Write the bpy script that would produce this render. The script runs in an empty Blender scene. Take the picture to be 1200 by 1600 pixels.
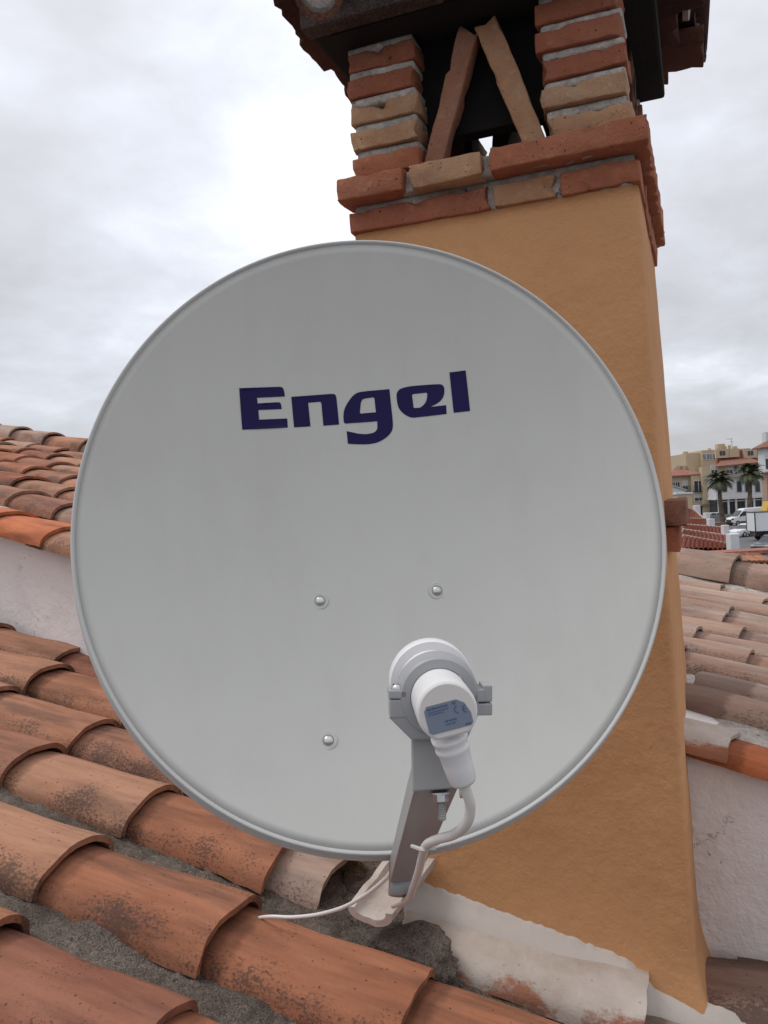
import bpy, bmesh, math, random
from mathutils import Vector, Matrix, noise
from mathutils.geometry import delaunay_2d_cdt
random.seed(7)
sc = bpy.context.scene
C = sc.collection
V = Vector
# ------------------------------------------------------------------ camera
TH = math.radians(21.0); RO = 0.055; PI = math.pi
FPX = 1300.0; CZ = 6.0
PITCH = 0.010
F = V((-math.sin(TH)*math.cos(PITCH), math.cos(TH)*math.cos(PITCH), -math.sin(PITCH)))
R0 = V((math.cos(TH), math.sin(TH), 0)); U0 = R0.cross(F)
UC = U0*math.cos(RO) + R0*math.sin(RO); RC = R0*math.cos(RO) - U0*math.sin(RO)
F0 = V((-math.sin(TH), math.cos(TH), 0))
CAM = V((0, 0, CZ))
cd = bpy.data.cameras.new('camera'); cam = bpy.data.objects.new('camera', cd); C.objects.link(cam)
cd.sensor_fit = 'VERTICAL'; cd.sensor_height = 24; cd.sensor_width = 18; cd.lens = 24*FPX/1600
cd.clip_start = 0.02; cd.clip_end = 6000
m = Matrix((RC, UC, -F)).transposed().to_4x4(); m.translation = CAM
cam.matrix_world = m
sc.camera = cam
# ------------------------------------------------------------------ sky + sun
SUN_EL = math.radians(60); SUN_AZ_DIR = V((-0.93, -0.20, 0)).normalized()
w = bpy.data.worlds.new('World'); sc.world = w; w.use_nodes = True
N = w.node_tree.nodes; Lk = w.node_tree.links; N.clear()
def wn(t, **k):
    n = N.new(t)
    for a, b in k.items(): setattr(n, a, b)
    return n
out = wn('ShaderNodeOutputWorld'); bg = wn('ShaderNodeBackground'); bg.inputs[1].default_value = 1.0
sky = wn('ShaderNodeTexSky', sky_type='NISHITA', sun_disc=False)
sky.sun_elevation = SUN_EL; sky.sun_rotation = math.atan2(SUN_AZ_DIR.x, SUN_AZ_DIR.y)
skym = wn('ShaderNodeVectorMath', operation='SCALE'); skym.inputs['Scale'].default_value = 0.12
Lk.new(sky.outputs[0], skym.inputs[0])
tc = wn('ShaderNodeTexCoord')
sep = wn('ShaderNodeSeparateXYZ'); Lk.new(tc.outputs['Generated'], sep.inputs[0])
def wm(op, a, b=None, c=None, clamp=False):
    n = wn('ShaderNodeMath', operation=op); n.use_clamp = clamp
    for i, v in enumerate((a, b, c)):
        if v is None: continue
        if isinstance(v, (int, float)): n.inputs[i].default_value = v
        else: Lk.new(v, n.inputs[i])
    return n.outputs[0]
zc = wm('MAXIMUM', sep.outputs[2], 0.0)
den = wm('ADD', zc, 0.28)
comb = wn('ShaderNodeCombineXYZ')
Lk.new(wm('DIVIDE', sep.outputs[0], den), comb.inputs[0]); Lk.new(wm('DIVIDE', sep.outputs[1], den), comb.inputs[1])
def wnoise(scale, detail, rough, off):
    mp = wn('ShaderNodeMapping'); mp.inputs['Location'].default_value = off
    Lk.new(comb.outputs[0], mp.inputs[0])
    n = wn('ShaderNodeTexNoise'); n.inputs['Scale'].default_value = scale; n.inputs['Detail'].default_value = detail
    n.inputs['Roughness'].default_value = rough; n.inputs['Distortion'].default_value = 0.25
    Lk.new(mp.outputs[0], n.inputs['Vector']); return n.outputs['Fac']
n1 = wnoise(1.35, 8, 0.54, (3.1, 1.7, 0)); n2 = wnoise(3.6, 7, 0.55, (7.3, 2.2, 4))
mixn = wm('ADD', wm('MULTIPLY', n1, 0.7), wm('MULTIPLY', n2, 0.3))
glowdir = (F + RC*(330-600)/FPX - UC*(310-800)/FPX).normalized()   # where the clouds thin in front of the sun's side
dot = wn('ShaderNodeVectorMath', operation='DOT_PRODUCT'); nrm = wn('ShaderNodeVectorMath', operation='NORMALIZE')
Lk.new(tc.outputs['Generated'], nrm.inputs[0]); Lk.new(nrm.outputs[0], dot.inputs[0]); dot.inputs[1].default_value = glowdir
glow = wm('POWER', wm('MAXIMUM', dot.outputs['Value'], 0.0), 40)
mixn = wm('ADD', wm('ADD', wm('MULTIPLY', mixn, 1.25), -0.125), wm('MULTIPLY', glow, 0.115))
cr = wn('ShaderNodeValToRGB'); e = cr.color_ramp; e.interpolation = 'B_SPLINE'
e.elements[0].position = 0.34; e.elements[0].color = (0.52, 0.52, 0.545, 1)
e.elements[1].position = 0.74; e.elements[1].color = (1.02, 1.03, 1.05, 1)
for p, c in ((0.45, (0.60, 0.605, 0.64, 1)), (0.54, (0.66, 0.675, 0.73, 1)), (0.64, (0.78, 0.81, 0.89, 1))):
    x = e.elements.new(p); x.color = c
Lk.new(mixn, cr.inputs[0])
# overcast skies are brighter towards the zenith (CIE overcast)
grad = wm('ADD', wm('MULTIPLY', zc, 0.92), 0.95)
sc2 = wn('ShaderNodeVectorMath', operation='SCALE'); Lk.new(cr.outputs[0], sc2.inputs[0]); Lk.new(grad, sc2.inputs['Scale'])
mx = wn('ShaderNodeMix', data_type='RGBA'); mx.inputs[0].default_value = 0.92
Lk.new(skym.outputs[0], mx.inputs[6]); Lk.new(sc2.outputs[0], mx.inputs[7])
Lk.new(mx.outputs[2], bg.inputs[0]); Lk.new(bg.outputs[0], out.inputs[0])
sl = bpy.data.lights.new('sun', 'SUN'); sl.energy = 1.3; sl.angle = math.radians(25); sl.color = (1, 0.96, 0.9)
so = bpy.data.objects.new('sun', sl); C.objects.link(so)
sd = (SUN_AZ_DIR*math.cos(SUN_EL) + V((0, 0, math.sin(SUN_EL))))
so.rotation_euler = sd.to_track_quat('Z', 'Y').to_euler()
sc.view_settings.view_transform = 'Standard'; sc.view_settings.look = 'None'
sc.view_settings.exposure = 0.0; sc.view_settings.gamma = 1.0; sc.view_settings.use_curve_mapping = False
sc.render.engine = 'CYCLES'
# ------------------------------------------------------------------ measuring helpers
def ray(px, py): return F + RC*((px-600)/FPX) - UC*((py-800)/FPX)
def at(px, py, d): return CAM + ray(px, py)*d
def onY(px, py, Y):
    r = ray(px, py); return CAM + r*(Y/r.y)
def project(p):
    q = p - CAM; d = q.dot(F)
    return (600+q.dot(RC)/d*FPX, 800-q.dot(UC)/d*FPX, d) if d > 0.01 else (1e9, 1e9, -1)
# ------------------------------------------------------------------ object helpers
def tag(o, label=None, cat=None, group=None, kind=None):
    if label: o['label'] = label
    if cat: o['category'] = cat
    if group: o['group'] = group
    if kind: o['kind'] = kind
    return o
def empty(name, loc, label, cat, group=None):
    o = bpy.data.objects.new(name, None); o.empty_display_size = 0.1; C.objects.link(o); o.location = loc
    bpy.context.view_layer.update()
    return tag(o, label, cat, group)
def link(name, me, mat, parent=None, mw=None, smooth=None):
    o = bpy.data.objects.new(name, me); C.objects.link(o)
    if mat and not me.materials: me.materials.append(mat)
    if smooth:
        for p in me.polygons: p.use_smooth = True
    if parent:
        o.parent = parent; o.matrix_parent_inverse = PW(parent).inverted()
    if mw is not None:
        if parent: o.matrix_basis = mw
        else: o.matrix_world = mw
    return o
_pw = {}
def PW(p):
    if p.parent is None:
        return Matrix.LocRotScale(p.location, p.rotation_euler, p.scale)
    return PW(p.parent) @ p.matrix_parent_inverse @ p.matrix_basis
def pydata(name, vs, fs):
    me = bpy.data.meshes.new(name); me.from_pydata([tuple(v) for v in vs], [], fs); me.update(); return me
class MB:
    def __init__(s): s.v = []; s.f = []
    def add(s, vs, fs):
        o = len(s.v); s.v += [V(v) for v in vs]; s.f += [[i+o for i in f] for f in fs]; return s
    def box(s, lo, hi, M=None):
        vs = [V((x, y, z)) for x in (lo[0], hi[0]) for y in (lo[1], hi[1]) for z in (lo[2], hi[2])]
        if M is not None: vs = [M @ v for v in vs]
        return s.add(vs, [(0,1,3,2), (4,6,7,5), (0,4,5,1), (2,3,7,6), (0,2,6,4), (1,5,7,3)])
    def tube(s, pts, r, n=12, caps=True):
        pts = [V(p) for p in pts]; rs = r if isinstance(r, (list, tuple)) else [r]*len(pts)
        t0 = (pts[1]-pts[0]).normalized(); a = t0.orthogonal().normalized(); rings = []
        for i, p in enumerate(pts):
            t = (pts[min(i+1, len(pts)-1)] - pts[max(i-1, 0)]).normalized()
            a = (a - t*a.dot(t)).normalized(); b = t.cross(a)
            rings.append([p + (a*math.cos(2*PI*k/n) + b*math.sin(2*PI*k/n))*rs[i] for k in range(n)])
        vs = [q for rg in rings for q in rg]; fs = []
        for i in range(len(pts)-1):
            for k in range(n):
                fs.append((i*n+k, i*n+(k+1) % n, (i+1)*n+(k+1) % n, (i+1)*n+k))
        if caps: fs += [tuple(range(n))[::-1], tuple((len(pts)-1)*n+k for k in range(n))]
        return s.add(vs, fs)
    def lathe(s, prof, M, n=48, closed=False):
        vs = [M @ V((r*math.cos(2*PI*k/n), r*math.sin(2*PI*k/n), z)) for r, z in prof for k in range(n)]; fs = []
        L = len(prof)
        for i in range(L if closed else L-1):
            j = (i+1) % L
            for k in range(n): fs.append((i*n+k, i*n+(k+1) % n, j*n+(k+1) % n, j*n+k))
        if not closed:
            fs += [tuple(range(n))[::-1], tuple((L-1)*n+k for k in range(n))]
        return s.add(vs, fs)
    def prism(s, pts, axis):   # closed polygon pts extruded by vector
        n = len(pts); vs = [V(p) for p in pts] + [V(p)+V(axis) for p in pts]
        fs = [tuple(range(n))[::-1], tuple(range(n, 2*n))] + [(i, (i+1) % n, (i+1) % n+n, i+n) for i in range(n)]
        return s.add(vs, fs)
    def build(s, name, mat, parent=None, smooth=False, bevel=0, seg=2, auto=False):
        me = pydata(name, s.v, s.f)
        bm = bmesh.new(); bm.from_mesh(me)
        bmesh.ops.recalc_face_normals(bm, faces=bm.faces)
        if bevel:
            es = [e for e in bm.edges if len(e.link_faces) == 2 and e.calc_face_angle(0) > 0.5]
            bmesh.ops.bevel(bm, geom=es, offset=bevel, segments=seg, affect='EDGES', profile=0.6)
        if auto:
            for e in bm.edges:
                if len(e.link_faces) == 2 and e.calc_face_angle(0) > 0.6: e.smooth = False
        bm.to_mesh(me); bm.free()
        if smooth or auto:
            for p in me.polygons: p.use_smooth = True
        return link(name, me, mat, parent)
def frame(o, x, z):
    x = V(x).normalized(); z = V(z); z = (z - x*z.dot(x)).normalized(); y = z.cross(x)
    m = Matrix((x, y, z)).transposed().to_4x4(); m.translation = o; return m
def smoothpts(P, n=8):
    P = [V(p) for p in P]; Q = [P[0]*2-P[1]] + P + [P[-1]*2-P[-2]]; o = []
    for i in range(1, len(Q)-2):
        for k in range(n):
            t = k/n; a, b, c, d = Q[i-1:i+3]
            o.append(0.5*((2*b) + (c-a)*t + (2*a-5*b+4*c-d)*t*t + (3*b-a-3*c+d)*t**3))
    o.append(P[-1]); return o
# ------------------------------------------------------------------ materials
class NT:
    def __init__(s, name):
        s.m = bpy.data.materials.new(name); s.m.use_nodes = True; s.t = s.m.node_tree
        s.b = s.t.nodes['Principled BSDF']; s.tc = s.n('ShaderNodeTexCoord')
    def n(s, t, **k):
        x = s.t.nodes.new(t)
        for a, b in k.items(): setattr(x, a, b)
        return x
    def l(s, a, b): s.t.links.new(a, b)
    def noise(s, scale, detail=5, rough=0.55, stretch=(1,1,1), co='Object', off=(0,0,0), dist=0, rnd=False):
        mp = s.n('ShaderNodeMapping'); mp.inputs['Scale'].default_value = stretch; mp.inputs['Location'].default_value = off
        src = s.tc.outputs[co]
        if rnd:
            oi = s.n('ShaderNodeObjectInfo'); vm = s.n('ShaderNodeVectorMath', operation='SCALE'); vm.inputs[0].default_value = (37, 19, 11)
            s.l(oi.outputs['Random'], vm.inputs['Scale']); ad = s.n('ShaderNodeVectorMath', operation='ADD')
            s.l(src, ad.inputs[0]); s.l(vm.outputs[0], ad.inputs[1]); src = ad.outputs[0]
        s.l(src, mp.inputs[0]); x = s.n('ShaderNodeTexNoise')
        x.inputs['Scale'].default_value = scale; x.inputs['Detail'].default_value = detail; x.inputs['Roughness'].default_value = rough
        x.inputs['Distortion'].default_value = dist
        s.l(mp.outputs[0], x.inputs['Vector']); return x.outputs['Fac']
    def math(s, op, a, b=None, c=None, clamp=False):
        x = s.n('ShaderNodeMath', operation=op); x.use_clamp = clamp
        for i, v in enumerate((a, b, c)):
            if v is None: continue
            if isinstance(v, (int, float)): x.inputs[i].default_value = v
            else: s.l(v, x.inputs[i])
        return x.outputs[0]
    def ramp(s, fac, stops):
        x = s.n('ShaderNodeValToRGB'); r = x.color_ramp
        while len(r.elements) < len(stops): r.elements.new(0.5)
        for el, (p, c) in zip(r.elements, stops):
            el.position = p; el.color = (c, c, c, 1) if isinstance(c, (int, float)) else (*c, 1)
        s.l(fac, x.inputs[0]); return x.outputs[0]
    def mix(s, fac, a, b, mode='MIX'):
        x = s.n('ShaderNodeMix', data_type='RGBA', blend_type=mode)
        for i, v in ((0, fac), (6, a), (7, b)):
            if isinstance(v, (int, float)): x.inputs[i].default_value = v
            elif isinstance(v, tuple): x.inputs[i].default_value = (*v, 1)
            else: s.l(v, x.inputs[i])
        return x.outputs[2]
    def rnd(s): return s.n('ShaderNodeObjectInfo').outputs['Random']
    def bump(s, h, strength, dist, prev=None):
        x = s.n('ShaderNodeBump'); x.inputs['Strength'].default_value = strength; x.inputs['Distance'].default_value = dist
        s.l(h, x.inputs['Height'])
        if prev: s.l(prev, x.inputs['Normal'])
        return x.outputs[0]
    def fin(s, col, rough=0.8, nrm=None, metal=0, spec=None):
        if isinstance(col, tuple): s.b.inputs['Base Color'].default_value = (*col, 1)
        else: s.l(col, s.b.inputs['Base Color'])
        if isinstance(rough, (int, float)): s.b.inputs['Roughness'].default_value = rough
        else: s.l(rough, s.b.inputs['Roughness'])
        s.b.inputs['Metallic'].default_value = metal
        if spec is not None: s.b.inputs['Specular IOR Level'].default_value = spec
        if nrm: s.l(nrm, s.b.inputs['Normal'])
        return s.m
def plain(name, col, rough=0.6, metal=0, var=0.08, scale=6, bump=0.0, spec=None):
    t = NT(name); n = t.noise(scale, 4)
    k = t.ramp(n, [(0.3, 1-var*2), (0.7, 1+var)])
    c = t.mix(1.0, col, k, 'MULTIPLY')
    nn = t.bump(t.noise(scale*30, 3), bump, 0.001) if bump else None
    return t.fin(c, rough, nn, metal, spec)
def tile_mat(name, cols, dust, dustcol, lichen=1.0, paint=None):
    t = NT(name); r = t.rnd()
    base = t.ramp(r, [(i/(len(cols)-1) if len(cols) > 1 else 0, c) for i, c in enumerate(cols)])
    big = t.noise(7, 5, 0.6, (0.5, 1.3, 1), rnd=True)
    base = t.mix(t.ramp(big, [(0.34, 0.0), (0.62, 0.75)]), base, t.mix(1.0, base, (1.28, 1.42, 1.5), 'MULTIPLY'))
    big2 = t.noise(9, 4, 0.6, (0.35, 1.6, 1), off=(5, 3, 1), rnd=True)
    base = t.mix(t.ramp(big2, [(0.48, 0.0), (0.68, 0.9)]), base, t.mix(1.0, base, (0.50, 0.53, 0.60), 'MULTIPLY'))
    stk = t.noise(34, 5, 0.65, (0.14, 1.5, 1), rnd=True)                      # throwing marks along the tile
    base = t.mix(t.ramp(stk, [(0.38, 0.62), (0.66, 0.0)]), base, t.mix(1.0, base, (0.66, 0.64, 0.64), 'MULTIPLY'))
    dn = t.noise(14, 6, 0.7, (0.5, 1, 1), off=(1, 7, 2), rnd=True)
    base = t.mix(t.ramp(dn, [(0.62-dust*0.35, 0.0), (0.80-dust*0.2, 0.25+0.55*dust)]), base, dustcol)
    sx = t.n('ShaderNodeSeparateXYZ'); t.l(t.tc.outputs['Object'], sx.inputs[0])
    ay = t.math('ABSOLUTE', sx.outputs[1])
    edge = t.ramp(ay, [(0.030, 0.0), (0.078, 1.0)])
    lm = t.noise(230, 5, 0.75, (0.75, 1, 1), rnd=True); lb = t.noise(6.5, 3, 0.6, off=(9, 1, 3), rnd=True)
    fac = t.math('ADD', lm, t.math('MULTIPLY', t.math('ADD', t.math('MULTIPLY', edge, 0.20), t.math('MULTIPLY', t.math('SUBTRACT', lb, 0.5), 0.75)), lichen))
    msk = t.ramp(fac, [(0.68, 0.0), (0.78, 0.68)])
    base = t.mix(msk, base, (0.05, 0.040, 0.036))
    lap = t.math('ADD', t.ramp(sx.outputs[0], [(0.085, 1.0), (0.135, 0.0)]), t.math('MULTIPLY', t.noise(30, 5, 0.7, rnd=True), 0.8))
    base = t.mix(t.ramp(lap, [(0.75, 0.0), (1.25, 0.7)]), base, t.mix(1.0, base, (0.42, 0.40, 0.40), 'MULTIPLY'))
    sp = t.n('ShaderNodeTexVoronoi'); sp.inputs['Scale'].default_value = 62; t.l(t.tc.outputs['Object'], sp.inputs['Vector'])
    pits = t.ramp(sp.outputs['Distance'], [(0.05, 1.0), (0.12, 0.0)])
    base = t.mix(t.math('MULTIPLY', pits, 0.75), base, (0.05, 0.035, 0.03))
    if paint is not None:        # brushed on masonry paint / mortar wash, ragged
        pm = paint(t, sx)
        pn = t.noise(12, 5, 0.65, off=(2, 2, 2)); base = t.mix(pm, base, t.ramp(pn, [(0.35, (0.43, 0.37, 0.315)), (0.65, (0.56, 0.505, 0.455))]))
    h = t.math('ADD', t.math('MULTIPLY', stk, 0.5), t.math('ADD', t.math('MULTIPLY', t.noise(180, 4, 0.7), 0.5), t.math('MULTIPLY', pits, -0.6)))
    return t.fin(base, 0.88, t.bump(h, 0.8, 0.003), spec=0.25)
TC = [(0.34, 0.112, 0.055), (0.37, 0.15, 0.08), (0.40, 0.20, 0.12), (0.27, 0.10, 0.06), (0.34, 0.165, 0.10), (0.40, 0.14, 0.066)]
M_tile = tile_mat('terracotta', TC, 0.12, (0.26, 0.17, 0.12), 1.0)
M_tile_old = tile_mat('dusty_terracotta', [(0.34, 0.20, 0.145), (0.38, 0.245, 0.185), (0.29, 0.175, 0.125), (0.35, 0.18, 0.115), (0.40, 0.265, 0.20)], 0.62, (0.41, 0.32, 0.26), 0.75)
M_tile_dark = tile_mat('stained_terracotta', [(0.27, 0.15, 0.105), (0.24, 0.14, 0.10)], 0.45, (0.2, 0.15, 0.12), 1.25)
M_tile_new = tile_mat('fresh_orange_terracotta', [(0.50, 0.15, 0.06), (0.46, 0.14, 0.06)], 0.1, (0.36, 0.2, 0.14), 0.45)
def pfun(t, sx):
    a = t.math('ADD', t.math('MULTIPLY', sx.outputs[1], 9.0), 1.05)             # stronger towards the chimney (+y)
    n = t.noise(26, 6, 0.75, (0.7, 1, 1)); n2 = t.noise(5, 3, 0.6)
    f = t.math('ADD', a, t.math('ADD', t.math('MULTIPLY', t.math('SUBTRACT', n, 0.5), 1.0), t.math('MULTIPLY', t.math('SUBTRACT', n2, 0.5), 1.4)))
    return t.ramp(f, [(0.36, 0.0), (0.50, 0.94)])
M_tile_paint = tile_mat('white_daubed_terracotta', [(0.36, 0.15, 0.09), (0.38, 0.16, 0.09)], 0.3, (0.3, 0.2, 0.15), 0.4, pfun)
def brick_mat(name, cols, soot=0.0):
    t = NT(name); r = t.rnd()
    x = t.n('ShaderNodeValToRGB'); cr = x.color_ramp; cr.interpolation = 'CONSTANT'
    while len(cr.elements) < len(cols): cr.elements.new(0.5)
    for i, (el, c) in enumerate(zip(cr.elements, cols)): el.position = i/len(cols); el.color = (*c, 1)
    t.l(r, x.inputs[0]); base = x.outputs[0]
    a = t.noise(16, 5, 0.6, rnd=True)
    base = t.mix(t.ramp(a, [(0.35, 0), (0.65, 0.7)]), base, t.mix(1.0, base, (0.72, 0.66, 0.66), 'MULTIPLY'))
    b = t.noise(60, 6, 0.7, rnd=True)
    base = t.mix(t.ramp(b, [(0.56, 0), (0.70, 0.6)]), base, t.mix(1.0, base, (1.45, 1.6, 1.7), 'MULTIPLY'))
    v = t.noise(170, 3, 0.6, rnd=True)
    pit = t.ramp(v, [(0.68, 0.0), (0.72, 1.0)])
    base = t.mix(t.math('MULTIPLY', pit, 0.8), base, (0.06, 0.03, 0.025))
    d_ = t.noise(9, 6, 0.7, off=(4, 2, 8), rnd=True); base = t.mix(t.ramp(d_, [(0.48, 0.0), (0.68, 0.45)]), base, t.mix(1.0, base, (0.9, 1.25, 1.5), 'MULTIPLY'))
    h = t.math('SUBTRACT', t.math('ADD', t.math('MULTIPLY', b, 0.7), t.math('MULTIPLY', t.noise(260, 3), 0.4)), t.math('MULTIPLY', pit, 0.8))
    return t.fin(base, 0.92, t.bump(h, 1.0, 0.004), spec=0.2)
M_brick = brick_mat('rustic_brick', [(0.36, 0.135, 0.078), (0.40, 0.16, 0.092), (0.45, 0.25, 0.15), (0.38, 0.145, 0.085), (0.43, 0.20, 0.115), (0.34, 0.12, 0.075), (0.41, 0.18, 0.10), (0.46, 0.27, 0.165)])
M_brick_tan = brick_mat('tan_brick', [(0.47, 0.27, 0.155), (0.44, 0.24, 0.135)])
M_brick_red = brick_mat('red_brick', [(0.40, 0.15, 0.083), (0.36, 0.13, 0.075)])
M_brick_strut = brick_mat('brown_brick', [(0.36, 0.17, 0.105), (0.34, 0.155, 0.095)])
M_brick_dirty = brick_mat('weathered_brick', [(0.26, 0.13, 0.09), (0.22, 0.10, 0.07)])
def mortar_mat(name, c0, c1, c2, bs=0.9, bd=0.006, grit=1.0):
    t = NT(name); a = t.noise(5, 6, 0.7); b = t.noise(70, 5, 0.75); c = t.noise(22, 5, 0.7, off=(3, 3, 3))
    base = t.ramp(a, [(0.33, c0), (0.5, c1), (0.68, c2)])
    base = t.mix(t.ramp(b, [(0.35, 0.75), (0.6, 0.0)]), base, t.mix(1.0, base, (0.5, 0.49, 0.48), 'MULTIPLY'))
    base = t.mix(t.ramp(c, [(0.55, 0), (0.7, 0.65)]), base, t.mix(1.0, base, (1.5, 1.45, 1.4), 'MULTIPLY'))
    base = t.mix(t.ramp(t.noise(40, 4, 0.6, off=(8, 8, 1)), [(0.62, 0), (0.68, 0.8)]), base, (0.05, 0.045, 0.042))
    g2 = t.noise(330, 2, 0.6); base = t.mix(t.ramp(g2, [(0.36, 0.8*grit), (0.46, 0.0)]), base, t.mix(1.0, base, (0.45, 0.44, 0.43), 'MULTIPLY')); base = t.mix(t.ramp(g2, [(0.56, 0.0), (0.66, 0.8*grit)]), base, t.mix(1.0, base, (1.6, 1.55, 1.5), 'MULTIPLY'))
    h = t.math('ADD', b, t.math('MULTIPLY', g2, 0.8))
    return t.fin(base, 0.95, t.bump(h, bs, bd), spec=0.2)
M_mortar = mortar_mat('old_cement', (0.12, 0.095, 0.08), (0.20, 0.165, 0.138), (0.31, 0.265, 0.23), 1.0, 0.009)
M_mortar_light = mortar_mat('pale_cement', (0.36, 0.32, 0.29), (0.46, 0.42, 0.38), (0.54, 0.50, 0.46), 0.6, 0.003, 0.35)
def stucco(name, base, dark, cracks=False, bs=0.5, bd=0.008):
    t = NT(name); a = t.noise(2.3, 5, 0.6); c = t.mix(t.ramp(a, [(0.35, 0.0), (0.7, 1.0)]), base, dark)
    b = t.noise(55, 4, 0.6, (1, 1, 0.8)); b2 = t.noise(16, 4, 0.6, off=(2, 5, 1)); f = t.noise(200, 3, 0.7)
    h = t.math('ADD', t.math('ADD', t.math('MULTIPLY', b, 0.8), t.math('MULTIPLY', b2, 1.2)), t.math('MULTIPLY', f, 0.25))
    c = t.mix(t.ramp(t.noise(9, 6, 0.75, off=(4, 4, 4)), [(0.5, 0), (0.75, 0.35)]), c, t.mix(1.0, c, (0.75, 0.72, 0.70), 'MULTIPLY'))
    pv = t.noise(130, 2, 0.5, off=(6, 1, 4)); pk = t.ramp(pv, [(0.77, 0.0), (0.785, 0.35)]); c = t.mix(pk, c, t.mix(1.0, c, (0.35, 0.3, 0.28), 'MULTIPLY')); h = t.math('SUBTRACT', h, pk)
    if cracks:
        wv = t.noise(3.2, 9, 0.68, (1, 1, 1.4), off=(1.3, 0.2, 0.9), dist=0.3)
        d = t.math('ABSOLUTE', t.math('SUBTRACT', wv, 0.50))
        ck = t.ramp(d, [(0.0, 1.0), (0.0022, 0.0)]); gate = t.ramp(t.noise(4, 3, 0.6, off=(9, 2, 2)), [(0.50, 0), (0.60, 1)])
        ck = t.math('MULTIPLY', ck, gate); c = t.mix(ck, c, (0.12, 0.08, 0.06)); h = t.math('SUBTRACT', h, t.math('MULTIPLY', ck, 1.5))
        gr = t.math('MULTIPLY', t.ramp(t.noise(60, 4, 0.7), [(0.62, 0), (0.66, 1)]), t.ramp(t.noise(7, 3, 0.6, off=(3, 1, 7)), [(0.58, 0), (0.68, 0.7)]))
        c = t.mix(gr, c, (0.16, 0.11, 0.09))
    return t.fin(c, 0.9, t.bump(h, bs, bd), spec=0.2)
M_orange = stucco('orange_render', (0.60, 0.318, 0.15), (0.50, 0.255, 0.118), False, 0.5, 0.006)
M_white = stucco('white_render', (0.82, 0.785, 0.76), (0.75, 0.71, 0.685), True)
M_daub = stucco('white_daub', (0.56, 0.505, 0.455), (0.46, 0.405, 0.35), False, 0.3, 0.004)
M_joint = mortar_mat('worn_pale_cement', (0.36, 0.32, 0.28), (0.50, 0.46, 0.41), (0.58, 0.54, 0.49), 0.6, 0.003, 0.3)
M_soot_shade = plain('soot_shade_cement', (0.007, 0.005, 0.005), 0.97, var=0.3, scale=12)  # near-black: flue soot with the shade of recesses put into the colour
M_captile = brick_mat('dark_cap_tile', [(0.07, 0.03, 0.024), (0.10, 0.042, 0.028), (0.055, 0.025, 0.022)])  # very dark brick colour for cap tiles and inner leaning bricks
M_cement_dark = mortar_mat('dark_cement', (0.06, 0.045, 0.04), (0.09, 0.07, 0.06), (0.13, 0.105, 0.09), 0.7, 0.003)  # dark cement tone for the cap edge and one lump
def dishmat():
    t = NT('light_grey_powder_coat'); n = t.noise(2.2, 4); c = t.ramp(n, [(0.3, (0.515, 0.508, 0.475)), (0.7, (0.540, 0.532, 0.498))])
    f = t.noise(900, 2); sp = t.noise(5, 5, 0.7)
    st = t.noise(26, 5, 0.65, (1, 1, 0.10)); c = t.mix(t.ramp(st, [(0.45, 0.0), (0.75, 0.16)]), c, (0.40, 0.385, 0.35)); c = t.mix(t.ramp(sp, [(0.5, 0.0), (0.8, 0.25)]), c, (0.40, 0.385, 0.35)); sk = t.noise(420, 2, 0.5); c = t.mix(t.ramp(sk, [(0.76, 0.0), (0.79, 0.35)]), c, (0.25, 0.22, 0.19))
    return t.fin(c, t.ramp(sp, [(0.3, 0.42), (0.7, 0.52)]), t.bump(f, 0.06, 0.0004), spec=0.35)
M_dish = dishmat()
M_rim = plain('rim_grey_coat', (0.50, 0.495, 0.475), 0.45, var=0.03)
M_blue = plain('navy_print', (0.010, 0.006, 0.062), 0.55, var=0.03, spec=0.2)
M_wplastic = plain('white_plastic', (0.76, 0.75, 0.74), 0.35, var=0.02)
M_cream = plain('cream_plastic', (0.70, 0.65, 0.61), 0.42, var=0.03)
M_gplastic = plain('grey_plastic', (0.36, 0.36, 0.365), 0.45, var=0.04)
M_armmat = plain('grey_coated_steel', (0.33, 0.32, 0.315), 0.42, var=0.05)
M_zinc = plain('zinc_plated_steel', (0.55, 0.55, 0.54), 0.32, metal=0.9, var=0.1, scale=60)
M_label = plain('silver_blue_label', (0.20, 0.235, 0.30), 0.4, var=0.05)
M_lblue = plain('blue_label_print', (0.075, 0.12, 0.26), 0.5)
M_cable = plain('white_cable_jacket', (0.68, 0.65, 0.61), 0.4, var=0.04)

# ------------------------------------------------------------------ ground
t = NT('asphalt'); a = t.noise(0.12, 5, 0.6); b = t.noise(3, 4, 0.7)
cc = t.mix(t.ramp(b, [(0.4, 0), (0.7, 0.4)]), t.ramp(a, [(0.3, (0.085, 0.085, 0.088)), (0.7, (0.12, 0.12, 0.122))]), (0.14, 0.14, 0.14))
M_road = t.fin(cc, 0.85, t.bump(b, 0.3, 0.01))
me = pydata('ground', [(-2500, -400, 0), (2500, -400, 0), (2500, 4000, 0), (-2500, 4000, 0)], [(0, 1, 2, 3)])
tag(link('ground', me, M_road), kind='structure')

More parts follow.
